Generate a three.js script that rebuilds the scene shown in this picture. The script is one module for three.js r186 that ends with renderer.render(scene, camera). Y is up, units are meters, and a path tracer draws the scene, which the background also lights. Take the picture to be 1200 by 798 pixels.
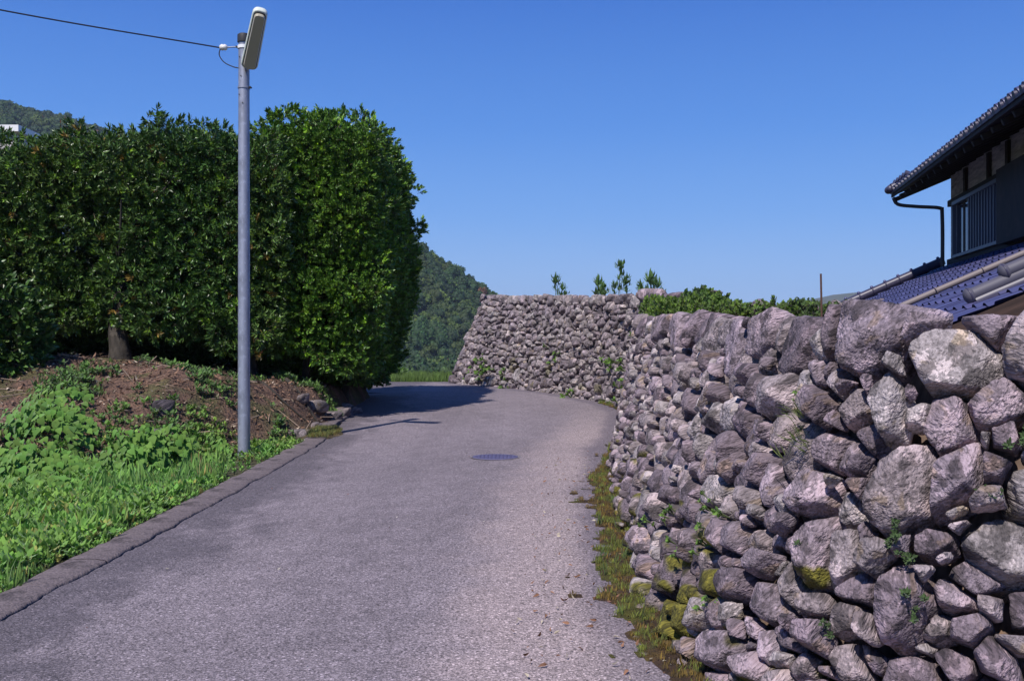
import * as THREE from 'three';
import { mergeGeometries, mergeVertices } from 'three/addons/utils/BufferGeometryUtils.js';

// ---------------------------------------------------------------- camera, sky, sun, exposure
// X to the right, y up, and the road runs away from the camera along -z ("d" below is the distance forward, z = -d)
const scene = new THREE.Scene();
const EYE = 1.55;
const camera = new THREE.PerspectiveCamera(38, 1024 / 680, 0.05, 9000);
camera.position.set(0, EYE, 0);
camera.lookAt(0, EYE, -10);

const SUN_TO = new THREE.Vector3(-0.277, 0.788, 0.55).normalize();
const sun = new THREE.DirectionalLight(new THREE.Color(1.0, 0.94, 0.88), 5.0);
sun.position.copy(SUN_TO).multiplyScalar(80);
sun.position.z -= 14;
sun.target.position.set(0, 0, -14);
sun.castShadow = true;
sun.shadow.mapSize.set(4096, 4096);
Object.assign(sun.shadow.camera, { left: -30, right: 30, top: 30, bottom: -30, near: 1, far: 200 });
sun.shadow.radius = 1;
scene.add(sun, sun.target);

{ // clear deep-blue sky, paler towards the horizon
  const W = 256, H = 256, a = new Float32Array(W * H * 4);
  const stops = [[-90, .30, .36, .42], [-0.5, .40, .52, .70], [0, .44, .63, .96], [3, .33, .56, .95], [7, .19, .425, .91], [12, .105, .305, .82], [19, .056, .195, .67], [32, .046, .16, .55], [60, .032, .115, .45], [90, .03, .105, .42]];
  for (let j = 0; j < H; j++) {
    const e = ((j + .5) / H) * 180 - 90;
    let k = 0; while (k < stops.length - 2 && e > stops[k + 1][0]) k++;
    const A = stops[k], B = stops[k + 1], t = Math.min(1, Math.max(0, (e - A[0]) / (B[0] - A[0])));
    for (let i = 0; i < W; i++) for (let c = 0; c < 4; c++) a[(j * W + i) * 4 + c] = c < 3 ? A[c + 1] + (B[c + 1] - A[c + 1]) * t : 1;
  }
  const sky = new THREE.DataTexture(a, W, H, THREE.RGBAFormat, THREE.FloatType);
  sky.mapping = THREE.EquirectangularReflectionMapping;
  sky.magFilter = sky.minFilter = THREE.LinearFilter;
  sky.needsUpdate = true;
  scene.background = sky; scene.environment = sky;
}
scene.fog = new THREE.FogExp2(new THREE.Color(.62, .74, .95), 0.00012);

const renderer = new THREE.WebGLRenderer({ antialias: true });
renderer.toneMapping = THREE.LinearToneMapping;
renderer.toneMappingExposure = 1.0;
renderer.shadowMap.enabled = true;
renderer.setSize(1024, 680);

// ---------------------------------------------------------------- small tools
function rng(seed) { let a = seed >>> 0; return () => { a = (a + 0x6D2B79F5) | 0; let t = Math.imul(a ^ (a >>> 15), 1 | a); t = (t + Math.imul(t ^ (t >>> 7), 61 | t)) ^ t; return ((t ^ (t >>> 14)) >>> 0) / 4294967296; }; }
const lerp = (a, b, t) => a + (b - a) * t, clamp = (x, a = 0, b = 1) => Math.min(b, Math.max(a, x));
const smooth = (a, b, x) => { const t = clamp((x - a) / (b - a)); return t * t * (3 - 2 * t); };
const V = (x, y, z) => new THREE.Vector3(x, y, z);
const between = (r, a, b) => a + (b - a) * r();
function hash3(x, y, z) { let h = Math.imul(x, 374761393) ^ Math.imul(y, 668265263) ^ Math.imul(z, 2147483647 - 1274126177); h = Math.imul(h ^ (h >>> 13), 1274126177); h ^= h >>> 16; return (h >>> 0) / 4294967296; }
function noise3(x, y, z) { // value noise, -1..1
  const X = Math.floor(x), Y = Math.floor(y), Z = Math.floor(z);
  let u = x - X, v = y - Y, w = z - Z; u = u * u * (3 - 2 * u); v = v * v * (3 - 2 * v); w = w * w * (3 - 2 * w);
  const a = lerp(lerp(hash3(X, Y, Z), hash3(X + 1, Y, Z), u), lerp(hash3(X, Y + 1, Z), hash3(X + 1, Y + 1, Z), u), v);
  const b = lerp(lerp(hash3(X, Y, Z + 1), hash3(X + 1, Y, Z + 1), u), lerp(hash3(X, Y + 1, Z + 1), hash3(X + 1, Y + 1, Z + 1), u), v);
  return 2 * lerp(a, b, w) - 1;
}
const fbm = (x, y, z, n = 3) => { let s = 0, a = .5, t = 0; for (let i = 0; i < n; i++) { s += a * noise3(x, y, z); t += a; a *= .5; x = x * 2.03 + 7.1; y = y * 2.03 + 3.7; z = z * 2.03 + 1.3; } return s / t; };
function tileNoise(u, v, f, seed) { // periodic in u, v (0..1), -1..1
  const x = u * f, y = v * f, X = Math.floor(x), Y = Math.floor(y);
  let a = x - X, b = y - Y; a = a * a * (3 - 2 * a); b = b * b * (3 - 2 * b);
  const h = (i, j) => hash3(((i % f) + f) % f, ((j % f) + f) % f, seed);
  return 2 * lerp(lerp(h(X, Y), h(X + 1, Y), a), lerp(h(X, Y + 1), h(X + 1, Y + 1), a), b) - 1;
}
const tileFbm = (u, v, f, seed, n = 4) => { let s = 0, a = .5, t = 0; for (let i = 0; i < n; i++) { s += a * tileNoise(u, v, f, seed + i); t += a; a *= .55; f *= 2; } return s / t; };
function texture(N, fn, srgb = true) { // fn(u, v) -> [r, g, b] linear 0..1 (or a number)
  const a = new Uint8Array(N * N * 4), enc = x => { x = clamp(x); return srgb ? (x <= .0031308 ? 12.92 * x : 1.055 * Math.pow(x, 1 / 2.4) - .055) : x; };
  for (let j = 0; j < N; j++) for (let i = 0; i < N; i++) {
    let c = fn((i + .5) / N, (j + .5) / N); if (typeof c === 'number') c = [c, c, c];
    const k = (j * N + i) * 4; a[k] = enc(c[0]) * 255; a[k + 1] = enc(c[1]) * 255; a[k + 2] = enc(c[2]) * 255; a[k + 3] = 255;
  }
  const t = new THREE.DataTexture(a, N, N);
  t.wrapS = t.wrapT = THREE.RepeatWrapping; t.magFilter = THREE.LinearFilter; t.minFilter = THREE.LinearMipmapLinearFilter; t.generateMipmaps = true;
  if (srgb) t.colorSpace = THREE.SRGBColorSpace; t.needsUpdate = true; return t;
}
function speckle(N, count, rMin, rMax, seed, base = 0) { // height field of round grains, periodic
  const a = new Float32Array(N * N).fill(base), tone = new Float32Array(N * N), r = rng(seed);
  for (let k = 0; k < count; k++) {
    const cx = r() * N, cy = r() * N, R = lerp(rMin, rMax, r() ** 2), h = .4 + .6 * r(), tn = r(), e = .65 + .7 * r();
    for (let y = -Math.ceil(R); y <= R; y++) for (let x = -Math.ceil(R); x <= R; x++) {
      const q = Math.sqrt(x * x * e + y * y / e) / R; if (q >= 1) continue;
      const i = (((Math.floor(cy) + y) % N + N) % N) * N + ((Math.floor(cx) + x) % N + N) % N, z = h * Math.sqrt(1 - q * q);
      if (z > a[i]) { a[i] = z; tone[i] = tn; }
    }
  }
  return { height: a, tone, at: (arr, u, v) => arr[Math.floor(v * N) % N * N + Math.floor(u * N) % N] };
}
const mat = (o) => new THREE.MeshStandardMaterial({ roughness: .9, metalness: 0, ...o });
const rgb = (r, g, b) => new THREE.Color().setRGB(r, g, b);
const taken = {};
function numbered(name) { const n = taken[name] = (taken[name] ?? -1) + 1; return n ? `${name}_${String(n).padStart(3, '0')}` : name; }
function shade(o) { o.traverse(m => { if (m.isMesh) { m.castShadow = true; m.receiveShadow = true; } }); return o; }
function mesh(name, geo, material, parent = scene) { const m = new THREE.Mesh(geo, material); m.name = parent === scene ? numbered(name) : name; m.castShadow = m.receiveShadow = true; parent.add(m); return m; }
function tag(o, label, category, group) { o.userData.label = label; o.userData.category = category; if (group) o.userData.group = group; return o; }
function setting(o, label) { o.userData.kind = 'structure'; if (label) o.userData.label = label; return o; }
function thing(name, label, category, pos = [0, 0, 0], group) { const g = new THREE.Group(); g.name = numbered(name); g.position.set(...pos); scene.add(g); return tag(g, label, category, group); }
const Y = V(0, 1, 0), tmpQ = new THREE.Quaternion(), tmpR = new THREE.Quaternion();
function copies(name, geo, material, list, parent, kind) { // list of { p, up, roll, s, c }
  const m = new THREE.InstancedMesh(geo, material, list.length), M = new THREE.Matrix4(), S = V(1, 1, 1);
  list.forEach((it, i) => {
    tmpQ.setFromUnitVectors(Y, it.up ?? Y); tmpR.setFromAxisAngle(Y, it.roll ?? 0); tmpQ.multiply(tmpR);
    if (it.face) { const y = it.up, z = it.face.clone().addScaledVector(y, -it.face.dot(y)).normalize(), x = y.clone().cross(z); tmpQ.setFromRotationMatrix(M.makeBasis(x, y, z)); }
    if (typeof it.s === 'number') S.setScalar(it.s); else S.copy(it.s);
    M.compose(it.p, tmpQ, S); m.setMatrixAt(i, M); if (it.c) m.setColorAt(i, it.c);
  });
  m.name = (parent ?? scene) === scene ? numbered(name) : name; m.castShadow = m.receiveShadow = true; if (kind) m.userData.kind = kind;
  (parent ?? scene).add(m); return m;
}
function paint(geo, fn) { // vertex colours from position
  const p = geo.attributes.position, a = new Float32Array(p.count * 3);
  for (let i = 0; i < p.count; i++) { const c = fn(p.getX(i), p.getY(i), p.getZ(i), i); a[3 * i] = c[0]; a[3 * i + 1] = c[1]; a[3 * i + 2] = c[2]; }
  geo.setAttribute('color', new THREE.BufferAttribute(a, 3)); return geo;
}
function sheet(rows, uvScale = 1) { // grid of points -> geometry; rows of equal length
  const n = rows[0].length, pos = [], uv = [], idx = [];
  for (const r of rows) for (const p of r) { pos.push(p.x, p.y, p.z); uv.push(p.x * uvScale, -p.z * uvScale); }
  for (let j = 0; j + 1 < rows.length; j++) for (let i = 0; i + 1 < n; i++) { const a = j * n + i; idx.push(a, a + 1, a + n, a + 1, a + n + 1, a + n); }
  const g = new THREE.BufferGeometry();
  g.setAttribute('position', new THREE.Float32BufferAttribute(pos, 3)); g.setAttribute('uv', new THREE.Float32BufferAttribute(uv, 2)); g.setIndex(idx); g.computeVertexNormals(); return g;
}
function tube(points, radius, seg = 40, radial = 8, tension = .5) { return new THREE.TubeGeometry(new THREE.CatmullRomCurve3(points, false, 'catmullrom', tension), seg, radius, radial, false); }
function taper(points, radii, radial = 10, seed = 0, wob = .12) { // limb along points with changing radius
  const c = new THREE.CatmullRomCurve3(points), n = points.length * 5, f = c.computeFrenetFrames(n, false), rows = [];
  for (let i = 0; i <= n; i++) {
    const t = i / n, p = c.getPoint(t), k = t * (radii.length - 1), a = Math.min(radii.length - 2, Math.floor(k)), r = lerp(radii[a], radii[a + 1], k - a), row = [];
    for (let j = 0; j <= radial; j++) { const th = (j % radial) / radial * Math.PI * 2, q = r * (1 + wob * noise3(Math.cos(th) * 2 + seed, t * 9, Math.sin(th) * 2)); row.push(p.clone().addScaledVector(f.normals[i], Math.cos(th) * q).addScaledVector(f.binormals[i], Math.sin(th) * q)); }
    rows.push(row);
  }
  const g = sheet(rows); const uv = g.attributes.uv; for (let i = 0; i <= n; i++) for (let j = 0; j <= radial; j++) uv.setXY(i * (radial + 1) + j, j / radial, i / n * 3); return g;
}
const strip = g => { for (const k of Object.keys(g.attributes)) if (!['position', 'normal', 'uv', 'color'].includes(k)) g.deleteAttribute(k); return g; };
const join = list => mergeGeometries(list.map(g => strip(g.index ? g.toNonIndexed() : g)));

// heights of the road surface: flat, then a gentle rise to the bend
const G = d => .3 * smooth(11, 28, d);

// ---------------------------------------------------------------- materials
const grains = speckle(1024, 15000, 3.2, 11, 5);
const asphaltMap = texture(1024, (u, v) => {
  const h = grains.at(grains.height, u, v), t = grains.at(grains.tone, u, v), n = tileFbm(u, v, 8, 11, 3), pit = tileFbm(u, v, 64, 15, 2);
  let k = .30 + .34 * h * (.4 + t) + .05 * n; if (t > .95 && h > .2) k += .32; if (t < .12 && h > .15) k *= .55; if (pit > .40) k *= .58;
  return [k * 1.01, k * .97, k];
});
const asphaltBump = texture(1024, (u, v) => .25 + .6 * grains.at(grains.height, u, v) + .1 * tileFbm(u, v, 90, 17, 2), false);
const stoneMap = texture(1024, (u, v) => {
  const wx = u + .03 * tileNoise(u, v, 6, 90) + .008 * tileNoise(u, v, 30, 92), wy = v + .03 * tileNoise(u, v, 6, 91) + .008 * tileNoise(u, v, 30, 93);
  const big = tileFbm(wx, wy, 5, 21, 4), grain = tileFbm(u, v, 80, 31, 3), pale = tileFbm(wx, wy, 8, 41, 5), rust = tileFbm(wx, wy, 7, 51, 4), dark = tileFbm(wx, wy, 11, 61, 5), band = tileFbm(wx * 1 + 0, wy * 1, 3, 67, 3);
  let k = .36 + .16 * big + .26 * grain; const streak = tileNoise(u, (v * 3 + .6 * band) % 1, 12, 68); k += .07 * streak;
  let c = [k, k * .95, k * .985];
  const L = smooth(.10, .30, pale + .30 * grain); c = c.map((x, i) => lerp(x, [.78, .715, .73][i] + .2 * grain, L * .75));
  const D = smooth(.12, .30, dark + .2 * grain); c = c.map(x => x * lerp(1, .36, D));
  const R = smooth(.30, .5, rust); c = [c[0] * lerp(1, 1.08, R), c[1], c[2] * lerp(1, .78, R)];
  return c;
});
const stoneBump = texture(1024, (u, v) => .5 + .34 * tileFbm(u, v, 10, 71, 5) + .22 * tileFbm(u, v, 70, 81, 3), false);
const soilMap = texture(512, (u, v) => {
  const a = tileFbm(u, v, 10, 101, 5), b = tileFbm(u, v, 60, 111, 3), c = tileFbm(u, v, 28, 121, 3);
  const k = .5 + .25 * a + .35 * b; return c > .38 ? [k * 1.3, k * 1.05, k * .8] : [k, k * .86, k * .74];
});
const soilBump = texture(512, (u, v) => .5 + .3 * tileFbm(u, v, 12, 131, 5) + .3 * tileFbm(u, v, 50, 141, 3), false);
const concreteMap = texture(512, (u, v) => { const k = .5 + .16 * tileFbm(u, v, 6, 151, 5) + .22 * tileFbm(u, v, 70, 161, 2) - .16 * smooth(.2, .4, tileFbm(u, v, 11, 171, 4)); return [k, k * .96, k * .95]; });
const galvMap = texture(256, (u, v) => { const k = .58 + .22 * tileFbm(u, v, 6, 181, 5) + .2 * smooth(.25, .55, tileFbm(u, v, 13, 191, 4)); return [k * .98, k * .99, k * 1.04]; });
const barkMap = texture(256, (u, v) => { const k = .45 + .3 * tileFbm(u, v * .3, 16, 201, 4) + .25 * smooth(.1, .3, tileFbm(u, v, 6, 211, 4)); return [k, k * .93, k * .84]; });
const rep = (t, s, r = s) => { const c = t.clone(); c.repeat.set(s, r); c.needsUpdate = true; return c; };

const M = {
  asphalt: mat({ map: asphaltMap, bumpMap: asphaltBump, bumpScale: .006, vertexColors: true, roughness: .92 }),
  stone: mat({ map: rep(stoneMap, 1.5), bumpMap: rep(stoneBump, 1.5), bumpScale: .022, vertexColors: true, roughness: .95 }),
  core: mat({ map: soilMap, color: rgb(.34, .27, .24), roughness: 1 }),
  soil: mat({ map: soilMap, bumpMap: soilBump, bumpScale: .05, vertexColors: true, roughness: 1 }),
  kerb: mat({ map: concreteMap, bumpMap: rep(soilBump, 1.5), bumpScale: .012, color: rgb(.29, .24, .245), roughness: .95 }),
  galv: mat({ map: galvMap, color: rgb(.5, .53, .62), roughness: .5, metalness: .35 }),
  capBlack: mat({ color: rgb(.03, .03, .035), roughness: .6 }),
  porcelain: mat({ color: rgb(.75, .73, .70), roughness: .25 }),
  cable: mat({ color: rgb(.015, .015, .03), roughness: .6 }),
  bark: mat({ map: barkMap, bumpMap: barkMap, bumpScale: .02, color: rgb(.10, .09, .08) }),
  twig: mat({ color: rgb(.16, .11, .07) }),
  leaf: mat({ color: 0xffffff, roughness: .38, vertexColors: true, side: THREE.DoubleSide }),
  soft: new THREE.MeshPhysicalMaterial({ color: 0xffffff, roughness: .95, transmission: .35, thickness: 0, vertexColors: true, side: THREE.DoubleSide }),
  litter: mat({ color: 0xffffff, roughness: .9, side: THREE.DoubleSide }),
  moss: mat({ map: soilMap, bumpMap: rep(soilBump, 3), bumpScale: .04, vertexColors: true, roughness: 1 }),
  crown: mat({ color: 0xffffff, roughness: .8, vertexColors: true, side: THREE.DoubleSide }),
  ground: mat({ map: rep(soilMap, .2), vertexColors: true, roughness: 1 }),
  tile: mat({ color: rgb(.07, .072, .16), roughness: .36 }),
  ridgeTile: mat({ color: rgb(.05, .045, .08), roughness: .42 }),
  timber: mat({ map: barkMap, color: rgb(.045, .032, .027), roughness: .75 }),
  plaster: mat({ map: concreteMap, color: rgb(.95, .93, .90), roughness: .9 }),
  pipe: mat({ color: rgb(.20, .165, .16), roughness: .6 }),
  darkPipe: mat({ color: rgb(.04, .035, .04), roughness: .45 }),
  glass: mat({ color: rgb(.03, .035, .05), roughness: .08 }),
  iron: mat({ map: galvMap, color: rgb(.19, .17, .30), roughness: .6, metalness: .1 }),
  rust: mat({ color: rgb(.10, .05, .035), roughness: .9 }),
  white: mat({ color: rgb(.8, .8, .8), roughness: .7 }),
};

// ---------------------------------------------------------------- terrain: one sheet to the horizon, with the valley and its hills
function hillHeight(X, d) {
  let h = -.42;
  const drop = smooth(34, 100, d) * smooth(-260, -30, X + d * .42) ;
  h -= 15.5 * drop;
  const bumps = 5 * fbm(X * .012, d * .012, 3, 3);
  const r1 = Math.hypot(X + 158, d - 640); const m1 = Math.max(0, 138 - .70 * r1 + bumps * 1.4) * smooth(0, 30, 138 - .70 * r1 + 20);
  const r2 = Math.hypot(X < -380 ? (X + 560) * .55 : 99 + (X + 380) * 2.4, (d - 930)); h += Math.max(m1, Math.max(0, 262 - .55 * r2 + bumps * 3) * smooth(0, 40, 262 - .55 * r2 + 20));
  const r3 = Math.hypot(X - 1060, (d - 3000) * .7); h += Math.max(0, 172 - .22 * r3 + bumps * 2);
  const r4 = Math.hypot(X + 2000, d - 3400); h += Math.max(0, 250 - .2 * r4);
  return h;
}
{
  const rows = []; let r = .5;
  while (r < 5200) { const row = []; for (let k = 0; k <= 240; k++) { const a = k / 240 * Math.PI * 2, X = Math.sin(a) * r, d = Math.cos(a) * r; row.push(V(X, hillHeight(X, d), -d)); } rows.push(row); r *= r < 30 ? 1.25 : 1.045; }
  const g = sheet(rows);
  paint(g, (x, y, z) => { const n = fbm(x * .05, z * .05, 2, 3); return [.15 + .05 * n, .18 + .04 * n, .08]; });
  setting(mesh('ground', g, M.ground), 'open ground falling away to the wooded valley');
}

// ---------------------------------------------------------------- line of the stone wall: base points (X, d) and height of the top
const line = [[5.2, 2.1, 1.70], [3.5, 2.6, 1.69], [2.2, 3.05, 1.69], [1.3, 3.6, 1.70], [.84, 4.4, 1.70], [.76, 5.6, 1.72], [.80, 7, 1.76], [.92, 9, 1.80], [1.1, 11.2, 1.85], [1.45, 14, 1.92], [1.95, 17, 2.0], [2.2, 19.2, 2.42], [1.95, 21.2, 2.52], [1.2, 23.4, 2.64], [.2, 25.5, 2.74], [-.9, 27.4, 2.84], [-1.72, 28.8, 2.92], [-1.92, 29.25, 2.92], [-1.8, 29.8, 2.92], [-1.4, 31.2, 2.9], [-.8, 33.2, 2.9]];
const baseCurve = new THREE.CatmullRomCurve3(line.map(([x, d]) => V(x, 0, -d)), false, 'centripetal');
baseCurve.arcLengthDivisions = 1500;
const LEN = baseCurve.getLength(), NS = 1200, samples = [];
for (let i = 0; i <= NS; i++) { const u = i / NS, p = baseCurve.getPointAt(u), t = baseCurve.getTangentAt(u); samples.push({ p, t, inn: V(-t.z, 0, t.x) }); }
{ // smooth the inward direction a little so the leaning face turns gently
  const s2 = samples.map((s, i) => { const a = V(0, 0, 0); for (let k = -14; k <= 14; k++) a.add(samples[clamp(i + k, 0, NS)].inn); return a.normalize(); });
  s2.forEach((n, i) => samples[i].inn = n);
  const c = samples[600]; if (c.inn.dot(V(1, 0, -.1)) < 0) samples.forEach(s => s.inn.negate());
}
const at = s => { const k = clamp(s / LEN) * NS, i = Math.min(NS - 1, Math.floor(k)), f = k - i, A = samples[i], B = samples[i + 1]; return { p: A.p.clone().lerp(B.p, f), inn: A.inn.clone().lerp(B.inn, f).normalize() }; };
const sOfD = d => { let best = 0, e = 1e9; samples.forEach((q, i) => { const x = Math.abs(-q.p.z - d); if (x < e) { e = x; best = i; } }); return best / NS * LEN; };
const SPLIT = sOfD(17.9), CORNER = (() => { let b = 0, e = 1e9; samples.forEach((q, i) => { const x = Math.hypot(q.p.x + 1.92, q.p.z + 29.25); if (x < e) { e = x; b = i; } }); return b / NS * LEN; })();
const keyS = line.map(([x, d]) => { let b = 0, e = 1e9; samples.forEach((q, i) => { const k = Math.hypot(q.p.x - x, q.p.z + d); if (k < e) { e = k; b = i; } }); return b / NS * LEN; });
function topY(s) { let k = 0; while (k < keyS.length - 2 && s > keyS[k + 1]) k++; let y = lerp(line[k][2], line[k + 1][2], clamp((s - keyS[k]) / (keyS[k + 1] - keyS[k]))); if (k === 10) y = s < SPLIT ? lerp(2.0, 2.06, (s - keyS[10]) / 1) : 2.40; return y; }
const S7 = sOfD(7), S16 = sOfD(16);
const batter = s => lerp(lerp(.36, .15, smooth(S7, S16, s)), .40, smooth(SPLIT + 2, CORNER - 1.5, s));
function face(s, h) { const { p, inn } = at(s), b = batter(s), g = G(-p.z); return V(p.x + inn.x * b * h, g + h, p.z + inn.z * b * h); }
function wallX(d) { let best = 9; for (const q of samples) if (Math.abs(-q.p.z - d) < .06 && q.p.x < best && d < 29.3) best = q.p.x; return best; }
const heightOf = s => topY(s) - G(-at(s).p.z);

// ---------------------------------------------------------------- road
function rightEdge(d) { if (d < 4.45) { const a = 4.45 - d; return .86 + a * 1.7; } if (d > 29.2) return -1.9; return Math.min(9, wallX(d)); }
function leftEdge(d) { const j = .02 * noise3(d * 3.1, 1, 0) + .012 * noise3(d * 14, 2, 0); if (d < 15.4) return -2.816 + .016 * noise3(d * 3.4, 5, 1) + .008 * noise3(d * 17, 6, 1) + .005 * noise3(d * 40, 2, 2); if (d < 17.5) return -2.98 + j * 1.5; if (d < 24.2) return -3.5; return -2.98 - 12 * smooth(24.2, 25.2, d); }
{
  const rows = []; let d = -2;
  while (d < 29.9) {
    const L = leftEdge(d), R = rightEdge(d) + .3, n = 110, row = [];
    for (let i = 0; i <= n; i++) { const x = lerp(L, R, i / n); row.push(V(x, G(d) + .012 * fbm(x * .8, d * .5, 4, 2) + .003 * noise3(x * 5, d * 5, 1), -d)); }
    rows.push(row); d += Math.max(.045, .0085 * Math.max(0, d));
  }
  const g = sheet(rows, 1 / .85);
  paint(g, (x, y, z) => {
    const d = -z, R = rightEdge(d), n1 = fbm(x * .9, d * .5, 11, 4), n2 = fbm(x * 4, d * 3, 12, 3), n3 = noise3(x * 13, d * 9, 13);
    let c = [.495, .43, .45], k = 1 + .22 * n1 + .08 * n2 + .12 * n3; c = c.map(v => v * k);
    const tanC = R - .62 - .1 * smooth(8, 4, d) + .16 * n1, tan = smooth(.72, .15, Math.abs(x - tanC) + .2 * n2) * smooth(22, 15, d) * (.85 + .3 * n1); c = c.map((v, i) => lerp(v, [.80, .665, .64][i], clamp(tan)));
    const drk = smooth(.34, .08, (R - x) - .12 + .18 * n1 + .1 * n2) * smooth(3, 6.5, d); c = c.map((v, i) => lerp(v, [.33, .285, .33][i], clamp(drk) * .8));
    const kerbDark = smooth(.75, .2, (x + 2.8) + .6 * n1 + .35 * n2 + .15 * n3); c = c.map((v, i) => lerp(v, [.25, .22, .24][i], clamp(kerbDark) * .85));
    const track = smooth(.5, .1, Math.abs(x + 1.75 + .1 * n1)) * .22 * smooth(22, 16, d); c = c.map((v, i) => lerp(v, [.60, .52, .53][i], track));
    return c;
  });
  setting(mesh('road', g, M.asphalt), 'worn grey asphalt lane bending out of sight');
}

// kerb: concrete strip beside the asphalt
{
  const kerb = new THREE.Group(); kerb.name = 'kerb'; scene.add(kerb); setting(kerb, 'low concrete kerb strip along the asphalt lane');
  const cuts = [-1, 1.6, 4.4, 6.9, 9.6, 12.3, 15.75];
  for (let k = 0; k + 1 < cuts.length; k++) {
    const rows = [], d0 = cuts[k] + .006, d1 = cuts[k + 1] - .006, n = Math.round((d1 - d0) / .05);
    for (let j = 0; j <= n; j++) {
      const d = lerp(d0, d1, j / n), o = -3.07 - .007 * d + .012 * noise3(d * 5, 3, 1), i = -2.826 + .016 * noise3(d * 3.4, 5, 1) + .008 * noise3(d * 17, 6, 1), y = G(d) + .016 + .006 * noise3(d * 2.2, 7, 2);
      const f = (x, yy) => V(x, yy + .004 * noise3(x * 20, d * 12, 4), -d);
      rows.push([V(o - .01, -.4, -d), f(o, y - .02), f(o + .02, y), f(lerp(o, i, .35), y + .006), f(lerp(o, i, .7), y + .004), f(i - .02, y - .002), f(i, y - .025), V(i, -.2, -d)]);
    }
    mesh('kerb_stone', sheet(rows, 1.2), M.kerb, kerb);
  }
  const rows = [];
  for (let d = 15.9; d < 20; d += .08) { const o = -3.3 + .03 * noise3(d * 3, 1, 5), i = -3.03 + .02 * noise3(d * 5, 2, 5), y = G(d) + .045; rows.push([V(o, -.3, -d), V(o, y - .01, -d), V(lerp(o, i, .5), y, -d), V(i - .02, y, -d), V(i, y - .02, -d), V(i, -.2, -d)]); }
  mesh('kerb_stone', sheet(rows, 1.2), M.kerb, kerb);
}

// ---------------------------------------------------------------- earth bank and verge on the other side of the road
const footD = X => { const t = [[-14, 9.6], [-9, 10.2], [-7, 10.7], [-5.2, 11.6], [-4.4, 13.2], [-3.8, 14.6], [-3.3, 16.2], [-3, 16.9]]; let k = 0; while (k < t.length - 2 && X > t[k + 1][0]) k++; return lerp(t[k][1], t[k + 1][1], clamp((X - t[k][0]) / (t[k + 1][0] - t[k][0]))); };
const bankTop = X => { const t = [[-20, 1.2], [-10, 1.22], [-7, 1.24], [-5.4, 1.02], [-4.3, .84], [-3.5, .60], [-3.1, .36]]; let k = 0; while (k < t.length - 2 && X > t[k + 1][0]) k++; return lerp(t[k][1], t[k + 1][1], clamp((X - t[k][0]) / (t[k + 1][0] - t[k][0]))); };
function bankY(X, d) {
  const f = footD(X), edge = smooth(-3.05, -3.5, X), low = lerp(-.03, -.14, smooth(-3.2, -4, X)) + .05 * fbm(X * 1.2, d * 1.2, 5, 2);
  const up = smooth(f, f + lerp(2.6, 5.6, smooth(-3.3, -7, X)), d) * .45 + .55 * clamp((d - f) / lerp(2.4, 5.2, smooth(-3.3, -7, X)));
  let h = lerp(low, bankTop(X), up * (d > 15.5 ? edge : 1)); h += up * (.13 * fbm(X * 1.3, d * 1.3, 7, 4) + .05 * noise3(X * 6, d * 6, 3) + .02 * noise3(X * 15, d * 15, 3));
  if (d > 21) h = lerp(h, G(d) - .25, smooth(22.6, 24.2, d) );
  return h + (d > 15.5 ? G(d) * (1 - up) : 0);
}
{
  const rows = []; for (let d = 1.5; d <= 24.6; d += .11) { const row = []; for (let i = 0; i <= 120; i++) { const q = i / 120, x = -3.04 - 17 * q * q * .55 - 7 * q * .45; row.push(V(x, bankY(x, d), -d)); } rows.push(row); }
  const g = sheet(rows, 1);
  paint(g, (x, y, z) => { const d = -z, n = fbm(x * 1.6, d * 1.6, 21, 4), low = smooth(footD(x) + 1.4, footD(x) - .3, d + .6 * n); const k = 1 + .4 * n; const gr = smooth(.0, .25, fbm(x * 2.4, d * 2.4, 33, 3) + .04) * (1 - low) * .85; return [lerp(lerp(.235, .13, low), .15, gr) * k, lerp(lerp(.16, .14, low), .165, gr) * k, lerp(lerp(.13, .07, low), .07, gr) * k]; });
  setting(mesh('earth_bank', g, M.soil), 'brown earth bank below the hedge');
}
{ // grass verge past the bend
  const rows = []; for (let d = 29.7; d <= 36; d += .3) { const row = []; for (let i = 0; i <= 44; i++) { const x = -20 + 20.5 * i / 44; row.push(V(x, .26 - .9 * smooth(32.5, 36, d) + .05 * fbm(x, d, 2, 2), -d)); } rows.push(row); }
  const g = sheet(rows); paint(g, () => [.16, .17, .08]); setting(mesh('grass_verge', g, M.soil), 'grassy verge at the outside of the bend');
}

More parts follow.
